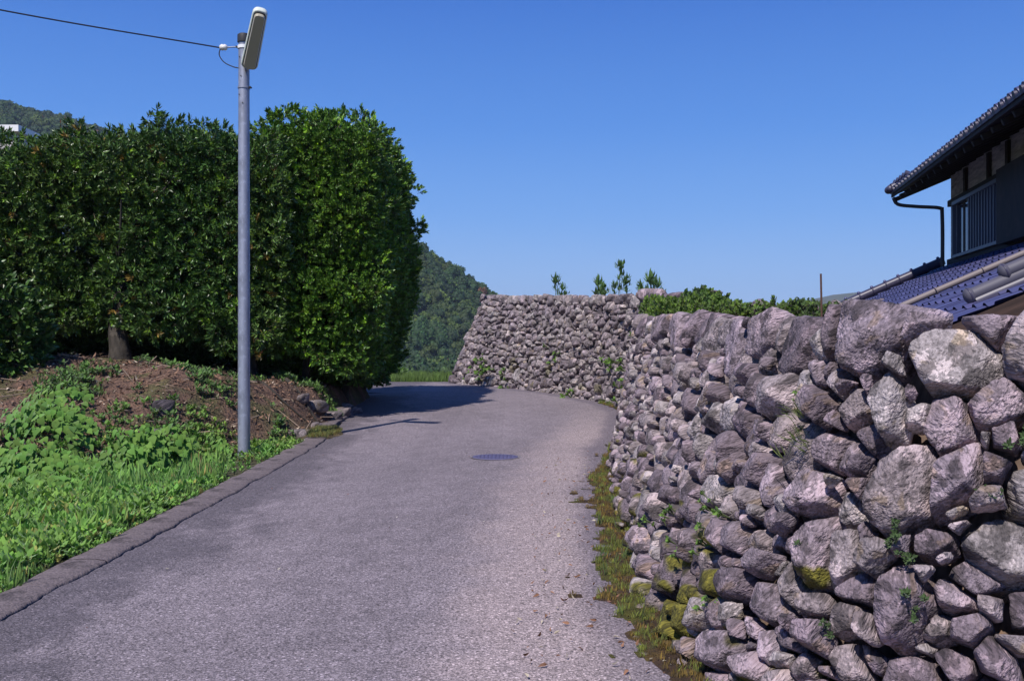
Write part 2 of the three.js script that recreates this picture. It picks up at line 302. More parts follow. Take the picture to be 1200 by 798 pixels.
// ---------------------------------------------------------------- stone walls
const spheres = {}; function ball(detail) { if (!spheres[detail]) { const g = new THREE.IcosahedronGeometry(1, detail); g.deleteAttribute('normal'); g.deleteAttribute('uv'); const m = mergeVertices(g, 1e-5); const dirs = []; for (let i = 0; i < m.attributes.position.count; i++) dirs.push(V().fromBufferAttribute(m.attributes.position, i).normalize()); spheres[detail] = { dirs, index: Array.from(m.index.array) }; } return spheres[detail]; }
const tints = [[.63, .52, .56], [.58, .485, .535], [.70, .61, .61], [.48, .39, .43], [.82, .745, .72], [.67, .57, .565], [.41, .335, .375]];
function rock(planes, frame, center, detail, r, tint, power, mossAt) { // convex rounded block bounded by planes [n, dist] in the frame's axes
  const reachMost = 1.5 * Math.max(...planes.map(p => p[1])), { dirs, index } = ball(detail), n = dirs.length, pos = new Float32Array(n * 3), uv = new Float32Array(n * 2), col = new Float32Array(n * 3), o1 = r() * 90, o2 = r() * 90, amp = between(r, .03, .07), q = V(), u0 = r() * 7, v0 = r() * 7, ang = r() * 6.28, ca = Math.cos(ang), sa = Math.sin(ang);
  for (let i = 0; i < n; i++) {
    const d = dirs[i]; let sum = 0;
    for (const [pn, pd] of planes) { const k = pn.x * d.x + pn.y * d.y + pn.z * d.z; if (k > 0) sum += Math.pow(k / pd, power); }
    let rad = Math.min(Math.pow(sum, -1 / power), reachMost); if (!(rad > 0)) { console.log('bad', JSON.stringify(planes), center); rad = .01; }
    const a = noise3(d.x * 1.9 + o1, d.y * 1.9 + o2, d.z * 1.9), b = noise3(d.x * 4.6 + o2, d.y * 4.6, d.z * 4.6 + o1), c = detail > 4 ? noise3(d.x * 10 + o1, d.y * 10 + o1, d.z * 10) : 0;
    rad *= 1 + amp * a + amp * .55 * b + .022 * c - .07 * Math.max(0, Math.abs(b) < .12 ? 1 - Math.abs(b) / .12 : 0);
    const x = d.x * rad, y = d.y * rad, z = d.z * rad;
    q.copy(center).addScaledVector(frame[0], x).addScaledVector(frame[1], y).addScaledVector(frame[2], z);
    pos[3 * i] = q.x; pos[3 * i + 1] = q.y; pos[3 * i + 2] = q.z;
    const tu = x + z * .6, tv = y + z * .5; uv[2 * i] = u0 + tu * ca - tv * sa; uv[2 * i + 1] = v0 + tu * sa + tv * ca;
    let t = tint; const m = mossAt ? mossAt(q) : 0; if (m > 0) t = [lerp(t[0], .30, m), lerp(t[1], .285, m), lerp(t[2], .04, m)];
    col[3 * i] = t[0]; col[3 * i + 1] = t[1]; col[3 * i + 2] = t[2];
  }
  const g = new THREE.BufferGeometry(); g.setAttribute('position', new THREE.BufferAttribute(pos, 3)); g.setAttribute('uv', new THREE.BufferAttribute(uv, 2)); g.setAttribute('color', new THREE.BufferAttribute(col, 3)); g.setIndex(index); g.computeVertexNormals(); return g;
}
function clip(poly, nx, ny, c) { // keep nx*x + ny*y <= c
  const out = []; for (let i = 0; i < poly.length; i++) { const a = poly[i], b = poly[(i + 1) % poly.length], da = nx * a[0] + ny * a[1] - c, db = nx * b[0] + ny * b[1] - c; if (da <= 0) out.push(a); if ((da < 0 && db > 0) || (da > 0 && db < 0)) { const t = da / (da - db); out.push([lerp(a[0], b[0], t), lerp(a[1], b[1], t)]); } } return out;
}
function packWall(s0, s1, seeds, radiusAt, seed, turn, longest = 1.9) { // stones of uneven size and slant packed over the face between s0 and s1
  const r = rng(seed), cell = .5, grid = new Map(), key = (x, y) => `${Math.floor(x / cell)},${Math.floor(y / cell)}`;
  const make = (x, y, R, asp, ang) => { const c = Math.cos(ang), n = Math.sin(ang), a = 1 / (R * Math.sqrt(asp)) ** 2, b = 1 / (R / Math.sqrt(asp)) ** 2; return { x, y, R, xx: a * c * c + b * n * n, xy: (a - b) * c * n, yy: a * n * n + b * c * c }; }; // an ellipse as a quadratic form
  const reach = (q, dx, dy) => 1 / Math.sqrt(q.xx * dx * dx + 2 * q.xy * dx * dy + q.yy * dy * dy);
  const list = seeds.map(([s, h, R, asp = 1.2, ang = 0, cap]) => Object.assign(make(s, h, R, asp, ang), { cap }));
  const put = q => { const k = key(q.x, q.y); if (!grid.has(k)) grid.set(k, []); grid.get(k).push(q); };
  const near = (q, rad) => { const o = [], n = Math.ceil(rad / cell), cx = Math.floor(q.x / cell), cy = Math.floor(q.y / cell); for (let i = -n; i <= n; i++) for (let j = -n; j <= n; j++) { const g = grid.get(`${cx + i},${cy + j}`); if (g) o.push(...g); } return o; };
  list.forEach(put);
  for (let k = 0; k < 42000; k++) {
    const s = lerp(s0, s1, r()), H = heightOf(s), h = -.08 + (H + .06) * r(), big = k <= 16000, q = make(s, h, radiusAt(s, h / H, r) * (k > 30000 ? .42 : k > 16000 ? .66 : 1), between(r, 1.05, longest), turn(r)); if (!big && h > H - .16) continue;
    if (near(q, .7).every(o => { const dx = o.x - q.x, dy = o.y - q.y, L = Math.hypot(dx, dy) || 1e-6; return L > .86 * (reach(o, dx / L, dy / L) + reach(q, dx / L, dy / L)); })) { list.push(q); put(q); }
  }
  const cells = [];
  for (const q of list) {
    const H = heightOf(q.x); let poly = []; for (let k = 0; k < 14; k++) { const a = k / 14 * 6.283, c = Math.cos(a), n = Math.sin(a), L = reach(q, c, n) * 1.95; poly.push([q.x + c * L, q.y + n * L]); }
    for (const o of near(q, 1.2)) {
      if (o === q) continue; const dx = o.x - q.x, dy = o.y - q.y, L = Math.hypot(dx, dy), ux = dx / L, uy = dy / L, a = reach(q, ux, uy), b = reach(o, ux, uy), t = L * a / (a + b), mx = q.x + ux * t, my = q.y + uy * t;
      const ex = mx - q.x, ey = my - q.y, fx = mx - o.x, fy = my - o.y, gi = [q.xx * ex + q.xy * ey, q.xy * ex + q.yy * ey], gj = [o.xx * fx + o.xy * fy, o.xy * fx + o.yy * fy], li = Math.hypot(...gi), lj = Math.hypot(...gj); let nx = gi[0] / li - gj[0] / lj, ny = gi[1] / li - gj[1] / lj; const ln = Math.hypot(nx, ny); nx /= ln; ny /= ln;
      poly = clip(poly, nx, ny, nx * mx + ny * my); if (poly.length < 3) break;
    }
    if (poly.length < 3) continue;
    const lid = between(r, -.04, .05); poly = clip(poly, 0, 1, H + (q.cap ?? lid)); poly = clip(poly, 0, -1, .12); poly = clip(poly, -1, 0, -s0); poly = clip(poly, 1, 0, s1);
    if (poly.length < 3) continue;
    let A = 0, cx = 0, cy = 0; for (let i = 0; i < poly.length; i++) { const [a, b] = poly[i], [c, d] = poly[(i + 1) % poly.length], w = a * d - c * b; A += w; cx += (a + c) * w; cy += (b + d) * w; }
    A /= 2; if (Math.abs(A) < .0007) continue; cells.push({ s: cx / (6 * A), h: cy / (6 * A), poly, A: Math.abs(A), H });
  }
  return cells;
}
function stoneFromCell(c, r, detail, gap, mossAt, pale = 0) {
  const P = face(c.s, c.h), e = .05, a = at(c.s), T = face(c.s + e, c.h).sub(face(c.s - e, c.h)).normalize(), B = face(c.s, c.h + e).sub(face(c.s, c.h - e)).normalize(), N = T.clone().cross(B); if (N.dot(a.inn) > 0) N.negate();
  const stretch = face(c.s + e, c.h).distanceTo(face(c.s - e, c.h)) / (2 * e), planes = [], size = Math.sqrt(c.A * stretch / Math.PI);
  for (let i = 0; i < c.poly.length; i++) {
    const [x0, y0] = c.poly[i], [x1, y1] = c.poly[(i + 1) % c.poly.length], ax = (x0 - c.s) * stretch, ay = y0 - c.h, bx = (x1 - c.s) * stretch, by = y1 - c.h, L = Math.hypot(bx - ax, by - ay); if (L < .006) continue;
    let nx = (by - ay) / L, ny = -(bx - ax) / L, d = nx * ax + ny * ay; if (d < 0) { nx = -nx; ny = -ny; d = -d; }
    const tl = between(r, -.02, .30), k = Math.cos(tl); planes.push([V(nx * k, ny * k, Math.sin(tl)).normalize(), Math.max(.012, (d - gap * between(r, .2, 1.6)) * k)]);
  }
  const f = size * between(r, .5, .88), tilt = between(r, .05, .42), az = r() * 6.28;
  planes.push([V(Math.cos(az) * tilt, Math.sin(az) * tilt, 1).normalize(), f]); planes.push([V(0, 0, -1), size * 1.25]); for (const [x, y] of [[1, 0], [-1, 0], [0, 1], [0, -1]]) planes.push([V(x, y, 0), size * 2.6]);
  for (let k = 0; k < 3; k++) { const z = between(r, .6, 1.6), q = k * 1.57 + between(r, -.7, .7) + az; planes.push([V(Math.cos(q), Math.sin(q), z).normalize(), size * between(r, .66, 1.05)]); }
  const out = between(r, -.075, .055) + (c.big ? .05 : 0) - Math.max(0, .06 - size) * .5, center = P.clone().addScaledVector(N, out - f * .8 - size * .12);
  let t = c.tint ?? tints[Math.floor(r() * tints.length)]; const k = between(r, .86, 1.16); t = t.map(v => lerp(v, (t[0] + t[1] + t[2]) / 3 * 1.22, pale) * k);
  if (!c.tint && r() < .06) t = [.95, .86, .82];
  return rock(planes, [T, B, N], center, detail, r, t, between(r, 14, 38), mossAt);
}
function coreOf(s0, s1, back, thick, lower) { // rubble body behind the facing stones
  const rows = []; const n = Math.ceil((s1 - s0) / .25);
  for (let i = 0; i <= n; i++) { const s = lerp(s0, s1, i / n), { p, inn } = at(s), H = heightOf(s) - lower, b = batter(s), g = G(-p.z), q = (o, y) => V(p.x + inn.x * o, y, p.z + inn.z * o); rows.push([q(back, -.4), q(back + b * H, g + H), q(back + b * H + thick * .5, g + H + .02), q(back + b * H + thick, g + H - .05), q(back + thick + b * H + .15, -.4)]); }
  const g = sheet(rows); const caps = []; for (const row of [rows[0], rows[n]]) { const c = sheet([[row[0], row[1], row[2], row[3]], [row[0], row[4], row[4], row[4]]]); caps.push(c); }
  return join([g, ...caps]);
}
function projected(c) { const P = face(c.s, c.h), d = -P.z; if (d < .6) return 0; const px = P.x / d * 1159, py = (P.y - EYE) / d * 1159; if (Math.abs(px) > 640 || Math.abs(py) > 430) return 0; const { inn } = at(c.s), cs = clamp(-(P.clone().sub(camera.position).normalize().dot(inn)) * -1, .12, 1); return Math.sqrt(c.A * cs) / d; }
function buildWall(name, label, cells, seed, detailFor, gap, mossAt, core, pale = 0) {
  const w = thing(name, label, 'stone wall'), r = rng(seed), rest = [];
  cells.forEach(c => c.seen = projected(c)); cells.sort((a, b) => b.seen - a.seen || a.s - b.s);
  cells.forEach((c, i) => { const g = stoneFromCell(c, r, detailFor(c), gap, mossAt, pale); if (i < 300) mesh('stone', g, M.stone, w); else rest.push(g); });
  if (rest.length) { const m = mesh('small_stones', mergeGeometries(rest), M.stone, w); m.userData.kind = 'stuff'; }
  mesh('rubble_core', core, M.core, w); return w;
}
const mossy = q => { const d = -q.z, h = q.y - G(d); if (h > .62 || d < 3.9 || d > 15) return 0; const n = fbm(q.x * 5, q.y * 5, q.z * 3.2, 3), zone = Math.max(smooth(1.6, .4, Math.abs(d - 4.9)), smooth(1.7, .6, Math.abs(d - 8.8)) ); return smooth(.12, .26, n - h * .55 + zone * .34 - .12); };
// large stones that can be picked out along the near wall: [s, height above road, radius]
const sAt = (X, d) => { let b = 0, e = 1e9; samples.forEach((q, i) => { const k = Math.hypot(q.p.x - X, q.p.z + d); if (k < e) { e = k; b = i; } }); return b / NS * LEN; };
// large stones that can be picked out: [s, height, radius, length over width, slant]
const nearSeeds = [[4.72, 1.58, .235, 1.2, 0, .07], [4.15, 1.50, .215, 2.0, .05, -.05], [3.68, 1.55, .20, 1.4, 1.9, .06], [5.55, 1.55, .23, 1.5, -.5, .02], [5.16, 1.58, .10, 1.4, 1.6, -.05], [5.22, 1.36, .15, 1.6, .9], [4.30, .98, .20, 1.25, 1.9], [3.78, .80, .16, 1.9, .15], [5.05, 1.08, .17, 1.5, 1.2], [4.21, .58, .14, 1.4, 1.4], [3.40, .62, .17, 1.4, .3], [3.2, 1.5, .2, 1.4, 0], [2.7, 1.5, .2], [4.42, 1.28, .12, 1.9, 1.1], [4.10, 1.24, .14, 1.2, .8], [3.86, 1.34, .13, 1.8, -.4], [4.02, 1.06, .14, 1.5, -1.0], [3.64, 1.02, .15, 1.4, .2]];
{ const r = rng(77); let s = 6.1; while (s < SPLIT - .3) { const R = between(r, .14, .27); nearSeeds.push([s, heightOf(s) - R * between(r, .6, .95), R, between(r, 1, 1.6), between(r, -1.2, 1.2)]); s += R * between(r, 1.6, 2.3); } }
const nearCells = packWall(0, SPLIT, nearSeeds, (s, q, r) => lerp(.062, .15, r() ** 1.2) * lerp(1, .84, smooth(7, 11, s)), 4101, r => r() < .35 ? between(r, .5, 2.6) : between(r, -.5, .5));
const detailNear = c => c.seen > .055 ? 11 : c.seen > .03 ? 8 : c.seen > .012 ? 5 : 2;
buildWall('dry_stone_wall', 'low mauve grey dry stone wall with large capstones bulging towards the lane', nearCells, 9001, detailNear, .012, mossy, coreOf(0, SPLIT, .26, 1.1, .14));

const farSeeds = [];
{ const r = rng(78); for (let h = .12; h < 2.6; h += .41) { farSeeds.push([CORNER - .12 + between(r, -.08, .08), h, between(r, .25, .31), 1.5, between(r, -.2, .3)], [CORNER - .62 + between(r, -.1, .1), h + .15, between(r, .12, .17), 1.4, between(r, -.3, .3)]); } let s = SPLIT + .9; while (s < CORNER - .4) { const R = between(r, .07, .19); farSeeds.push([s, heightOf(s) - R * between(r, .5, 1.1), R, between(r, 1, 1.7), between(r, -.4, .4)]); s += R * between(r, 1.9, 3.4); } farSeeds.push([SPLIT + .4, 2.0, .24, 1.6, 1.2], [SPLIT + .5, 2.28, .16, 2, .1], [SPLIT + 3.1, 1.35, .22, 1.4, 1], [SPLIT + 8.5, .4, .26, 1.3, .5], [CORNER - .75, 2.52, .17, 1.7, 0, .07], [CORNER - 1.3, 2.52, .15, 1.9, .1, .05]); }
const farCells = packWall(SPLIT, LEN, farSeeds, (s, q, r) => lerp(.08, .17, r() ** 1.3), 4102, r => between(r, -.75, .35), 2.5);
buildWall('dry_stone_wall', 'taller dry stone wall of many small stones with a slanting corner at the bend', farCells, 9002, c => c.seen > .008 ? 5 : 4, .004, q => { const h = q.y - G(-q.z), n = fbm(q.x * 2.2, q.y * 2.2, q.z * 2.2, 3); return .55 * smooth(.34, .5, n - h * .12); }, coreOf(SPLIT, LEN, .24, 1.3, .14), .25);
console.log('stones', nearCells.length, farCells.length);

// ---------------------------------------------------------------- leaves and plants
function leaf(L, W, { fold = .25, droop = .2, heart = false, seg = 2, tip = 1 } = {}) { // lies along +y, opens towards +z
  const pos = [], idx = [], nor = seg;
  const width = t => heart ? Math.sin(Math.PI * Math.pow(clamp(t * .93 + .07), .62)) : Math.sin(Math.PI * Math.pow(clamp(t * .96 + .04), .8)) ** tip;
  for (let i = 0; i <= seg; i++) { const t = i / seg, w = W / 2 * (i === seg ? 0 : i === 0 ? (heart ? .55 : .12) : width(t)), y = L * t, z = -droop * L * t * t; pos.push(-w, y, z + fold * w, 0, y, z, w, y, z + fold * w); }
  for (let i = 0; i < seg; i++) { const a = 3 * i; idx.push(a, a + 1, a + 3, a + 1, a + 4, a + 3, a + 1, a + 2, a + 4, a + 2, a + 5, a + 4); }
  const g = new THREE.BufferGeometry(); g.setAttribute('position', new THREE.Float32BufferAttribute(pos, 3)); g.setIndex(idx); g.computeVertexNormals(); return g;
}
function place(g, p, dir, roll, s = 1) { const q = new THREE.Quaternion().setFromUnitVectors(Y, dir.clone().normalize()).multiply(new THREE.Quaternion().setFromAxisAngle(Y, roll)); return g.clone().applyMatrix4(new THREE.Matrix4().compose(p, q, V(s, s, s))); }
function tinted(g, c) { return paint(g, () => c); }
function stemGeo(p, q, w, c) { const d = q.clone().sub(p), g = new THREE.CylinderGeometry(w * .7, w, d.length(), 4, 1, true); g.translate(0, d.length() / 2, 0); const o = place(g, p, d, 0); o.deleteAttribute('uv'); return tinted(o, c); }
function sprig(seed, n, L, W, len, col, vary, spread = 1.0, opt = {}) { // a twig with leaves in loose whorls, growing along +y
  const r = rng(seed), parts = [], base = leaf(L, W, { fold: .3, droop: .22, seg: 3, ...opt });
  for (let i = 0; i < n; i++) {
    const t = i / (n - 1), a = i * 2.4 + between(r, -.4, .4), out = lerp(1.25, .45, t) * spread + between(r, -.25, .25), k = between(r, 1 - vary, 1 + vary), s = between(r, .7, 1.1) * lerp(1, .85, t);
    const dir = V(Math.cos(a) * Math.sin(out), Math.cos(out), Math.sin(a) * Math.sin(out));
    const up = r() < .15 ? [1.35, 1.2, .7] : [1, 1, 1];
    parts.push(tinted(place(base, V(0, len * (.15 + .85 * t), 0), dir, Math.PI / 2 - a + between(r, -.9, .9), s), col.map((c, j) => c * k * up[j])));
  }
  parts.push(stemGeo(V(0, -len * .4, 0), V(0, len, 0), .004, [.08, .07, .04]));
  return join(parts);
}
function boxDist(p, c, h, R) { const x = Math.abs(p.x - c.x) - h.x + R, y = Math.abs(p.y - c.y) - h.y + R, z = Math.abs(p.z - c.z) - h.z + R; return Math.hypot(Math.max(x, 0), Math.max(y, 0), Math.max(z, 0)) + Math.min(Math.max(x, y, z), 0) - R; }
function foliage(parent, name, geos, material, { min, max, dist, count, depth, seed, scale = [.8, 1.25], color, lift = .22, keep }) {
  const r = rng(seed), lists = geos.map(() => []); let made = 0, tries = 0; const p = V(), g = V();
  while (made < count && tries++ < count * 60) {
    p.set(lerp(min.x, max.x, r()), lerp(min.y, max.y, r()), lerp(min.z, max.z, r()));
    const d0 = dist(p); if (d0 > 0 || d0 < -depth) continue; if (r() < -d0 / depth * .75) continue; if (keep && !keep(p)) continue;
    const e = .12; g.set(dist(V(p.x + e, p.y, p.z)) - d0, dist(V(p.x, p.y + e, p.z)) - d0, dist(V(p.x, p.y, p.z + e)) - d0).normalize();
    g.x += between(r, -.65, .65); g.y += (g.y > .6 ? -.2 : lift) + between(r, -.5, .5); g.z += between(r, -.65, .65); g.normalize();
    lists[Math.floor(r() * geos.length)].push({ p: p.clone(), up: g.clone(), roll: r() * 6.28, s: between(r, ...scale), c: color(p, r, -d0) }); made++;
  }
  geos.forEach((geo, i) => lists[i].length && copies(name, geo, material, lists[i], parent, 'stuff'));
  return made;
}
const hedgeSprigs = [1, 2, 3].map(k => sprig(100 + k, 13, .105, .034, .12, [.068, .138, .030], .5));
const endSprigs = [1, 2, 3].map(k => sprig(120 + k, 13, .088, .038, .11, [.078, .162, .028], .5));

// long clipped hedge on the bank
{
  const h = thing('clipped_hedge', 'long dark green clipped hedge with a bare trunk on the earth bank', 'hedge', [-7, 1.2, -17.4]);
  const o = h.position, c = V(-10.4, 3.52, -19.6), half = V(6.4, 1.86, 2.35);
  const dist = p => { const w = V(p.x + o.x, p.y + o.y, p.z + o.z), n = .24 * fbm(w.x * .8, w.y * .8, w.z * .8, 3) + .30 * noise3(w.x * 2.3, w.y * 2.3, w.z * 2.3) + .05 * noise3(w.x * 6, w.y * 6, w.z * 6); let b = boxDist(V(w.x, w.y + .36 * smooth(-7.7, -8.9, w.x) * smooth(3.2, 5, w.y) + .12 * smooth(-5.6, -4.9, w.x), w.z), c, half, .38) + n; b = Math.max(b, bankY(clamp(w.x, -20, -3.1), 17.5) + (.12 + .42 * noise3(w.x * 1.1, 3, w.z)) * smooth(-19.6, -18.4, w.z) - w.y); return b; };
  const col = (p, r, dep) => { const n = fbm((p.x + o.x) * .7, p.y * .7, p.z * .7, 3), top = r() < .08, dry = r() < .012; const k = between(r, .72, 1.25) * (1 + .3 * n); return dry ? rgb(3.2 * k, 1.1 * k, 1.2 * k) : top ? rgb(1.9 * k, 1.75 * k, .9 * k) : rgb(k * (1 + .25 * n), k, k); };
  foliage(h, 'foliage', hedgeSprigs, M.leaf, { min: V(-10, -.3, -5), max: V(3, 4.9, 1), dist, count: 40000, depth: .62, seed: 311, color: col });
  foliage(h, 'inner_foliage', [hedgeSprigs[0]], M.leaf, { min: V(-10, 0, -4.6), max: V(2.4, 4.4, .3), dist: p => dist(p) + .55, count: 7000, depth: 1.0, seed: 312, scale: [1.3, 1.9], color: col });
  { const r = rng(55), back = []; for (let k = 0; k < 3600; k++) { const x = between(r, -9, 2.6), z = between(r, -3.2, -1.5), X = x - 7, d = 17.4 - z; back.push({ p: V(x, bankY(X, d) - 1.2 + 1.1 * r(), z), up: V(between(r, -1, 1), between(r, -.2, 1), between(r, -.3, 1)).normalize(), roll: r() * 6.28, s: between(r, 1.2, 2), c: rgb(.7, .7, .7) }); } copies('inner_foliage', hedgeSprigs[1], M.leaf, back, h, 'stuff'); }
  { const red = sprig(150, 9, .09, .03, .30, [.13, .055, .035], .4); for (const [x, y, z, a, b] of [[-1.02, 4.05, -.5, .25, .2], [-.86, 3.98, -.4, -.35, 1.1], [-1.16, 3.98, -.45, .5, 2.0]]) { const m = mesh('withered_shoot', red, M.leaf, h); m.position.set(x, y, z); m.rotation.set(0, b, a); } }
  const r = rng(5);
  for (const [x, dz, w] of [[0, -.15, .17], [-2.7, -.9, .13], [2.1, -1, .12], [-5, -.6, .14]]) {
    const b = bankY(-7 + x, 17.4 - dz) - 1.2;
    mesh('trunk', taper([V(x + .05, b - .15, dz), V(x + .02, b + .25, dz), V(x - .06, b + .8, dz - .1), V(x - .12, b + 1.5, dz - .7), V(x - .05, b + 2.8, dz - 1.5)], [w * 1.35, w, w * .9, w * .75, w * .4], 10, x), M.bark, h);
    for (let k = 0; k < 6; k++) { const y = b + 1 + .3 * k, a = r() * 6.28; mesh('branch', taper([V(x - .08, y, dz - .25), V(x + Math.cos(a) * .6, y + .5, dz - .3 + Math.sin(a) * .5), V(x + Math.cos(a) * 1.3, y + 1.2, dz - .4 + Math.sin(a) * .9)], [.05, .03, .012], 6, k), M.bark, h); }
  }
}
// brighter block at the end of the hedge, hanging over the lane
{
  const h = thing('clipped_shrub', 'tall brighter green clipped shrub at the hedge end beside the bend', 'shrub', [-3.5, .6, -18.4]);
  const o = h.position, c = V(-3.66, 3.14, -20.9), half = V(1.26, 2.50, 3.0);
  const dist = p => {
    const w = V(p.x + o.x, p.y + o.y, p.z + o.z), n = .24 * fbm(w.x * .9, w.y * .9, w.z * .9 + 9, 3) + .30 * noise3(w.x * 2.4, w.y * 2.4, w.z * 2.4) + .05 * noise3(w.x * 6, w.y * 6, w.z * 6), lean = .42 * smooth(3.2, .4, w.y);
    const q = w.clone(); q.x += lean; let b = boxDist(q, c, half, .55) + n; b = Math.max(b, lerp(.85, .45, smooth(-4.2, -3, w.x)) * smooth(-24, -18, w.z) + .35 + .3 * noise3(w.x * 1.3, 8, w.z) - w.y); return b;
  };
  const col = (p, r) => { const n = fbm(p.x * .8, p.y * .8, p.z * .8 + 5, 3), y = r() < .10, k = between(r, .75, 1.3) * (1 + .3 * n); return y ? rgb(2.2 * k, 2.0 * k, .9 * k) : rgb(k * 1.1, k * 1.08, k * .9); };
  foliage(h, 'foliage', endSprigs, M.leaf, { min: V(-1.8, -.6, -6), max: V(1.8, 5.8, 1), dist, count: 25000, depth: .6, seed: 321, color: col });
  foliage(h, 'inner_foliage', [endSprigs[0]], M.leaf, { min: V(-1.4, -.4, -5.4), max: V(1.2, 5, .4), dist: p => dist(p) + .5, count: 3500, depth: 1.0, seed: 322, scale: [1.3, 1.9], color: col });
  const r = rng(6);
  for (const [x, dz, w] of [[-.5, -.7, .07], [.1, -1.6, .08], [-.2, -3, .09], [.05, -4.2, .08]]) {
    const b = bankY(-3.5 + x, 18.4 - dz) - .6;
    mesh('trunk', taper([V(x, b - .15, dz), V(x + .03, b + .5, dz), V(x - .03, b + 1.6, dz), V(x, b + 3.4, dz)], [w * 1.3, w, w * .8, w * .4], 8, x), M.bark, h);
    for (let k = 0; k < 4; k++) { const y = b + .7 + .5 * k, a = r() * 6.28; mesh('branch', taper([V(x, y, dz), V(x + Math.cos(a) * .4, y + .5, dz + Math.sin(a) * .4), V(x + Math.cos(a) * .7, y + 1.1, dz + Math.sin(a) * .7)], [.03, .02, .01], 5, k), M.bark, h); }
  }
}
// shrub at the foot of the hedge, half out of the picture
{
  const sp = [sprig(140, 10, .12, .06, .16, [.06, .125, .026], .25), sprig(141, 10, .12, .06, .16, [.055, .115, .024], .25)];
  const h = thing('leafy_shrub', 'small fresh green leafy shrub in front of the long hedge', 'shrub', [-8.35, .7, -15.4]);
  const dist = p => V(p.x, (p.y - .9) * .85, p.z).length() - .95 + .3 * fbm(p.x * 1.6, p.y * 1.6, p.z * 1.6, 3);
  foliage(h, 'foliage', sp, M.leaf, { min: V(-1.3, 0, -1.3), max: V(1.3, 2.3, 1.3), dist, count: 1300, depth: .6, seed: 331, color: (p, r) => { const k = between(r, .75, 1.25); return rgb(k, k, k); } });
  for (let k = 0; k < 4; k++) mesh('stem', taper([V(0, -.3, 0), V(.1 * (k - 1.5), .4, .05), V(.3 * (k - 1.5), 1.2, .1 * k - .2)], [.03, .02, .008], 6, k), M.twig, h);
}

// ---------------------------------------------------------------- ground cover on the bank
const R1 = rng(1001);
function tuft(seed, n, h, w, col) { const r = rng(seed), parts = []; for (let i = 0; i < n; i++) { const a = r() * 6.28, o = between(r, .1, .95), k = between(r, .7, 1.3); parts.push(tinted(place(leaf(h * between(r, .55, 1.1), w, { fold: .2, droop: .5, seg: 3 }), V(Math.cos(a) * .02, 0, Math.sin(a) * .02), V(Math.cos(a) * Math.sin(o), Math.cos(o), Math.sin(a) * Math.sin(o)), Math.PI / 2 - a), col.map(c => c * k))); } return join(parts); }
function rosette(seed, n, L, W, h, col, heart) { const r = rng(seed), parts = []; for (let i = 0; i < n; i++) { const a = i * 2.4 + between(r, -.5, .5), o = between(r, .7, 1.35), k = between(r, .75, 1.25), hh = h * between(r, .3, 1), p = V(Math.cos(a) * L * .35 * r(), hh, Math.sin(a) * L * .35 * r()); parts.push(tinted(place(leaf(L * between(r, .7, 1.15), W, { fold: .22, droop: .3, seg: heart ? 4 : 3, heart }), p, V(Math.cos(a) * Math.sin(o), Math.cos(o), Math.sin(a) * Math.sin(o)), Math.PI / 2 - a), col.map(c => c * k))); parts.push(stemGeo(V(0, -.02, 0), p, .0025, [.09, .12, .03])); } return join(parts); }
const GREEN = [.175, .35, .04];
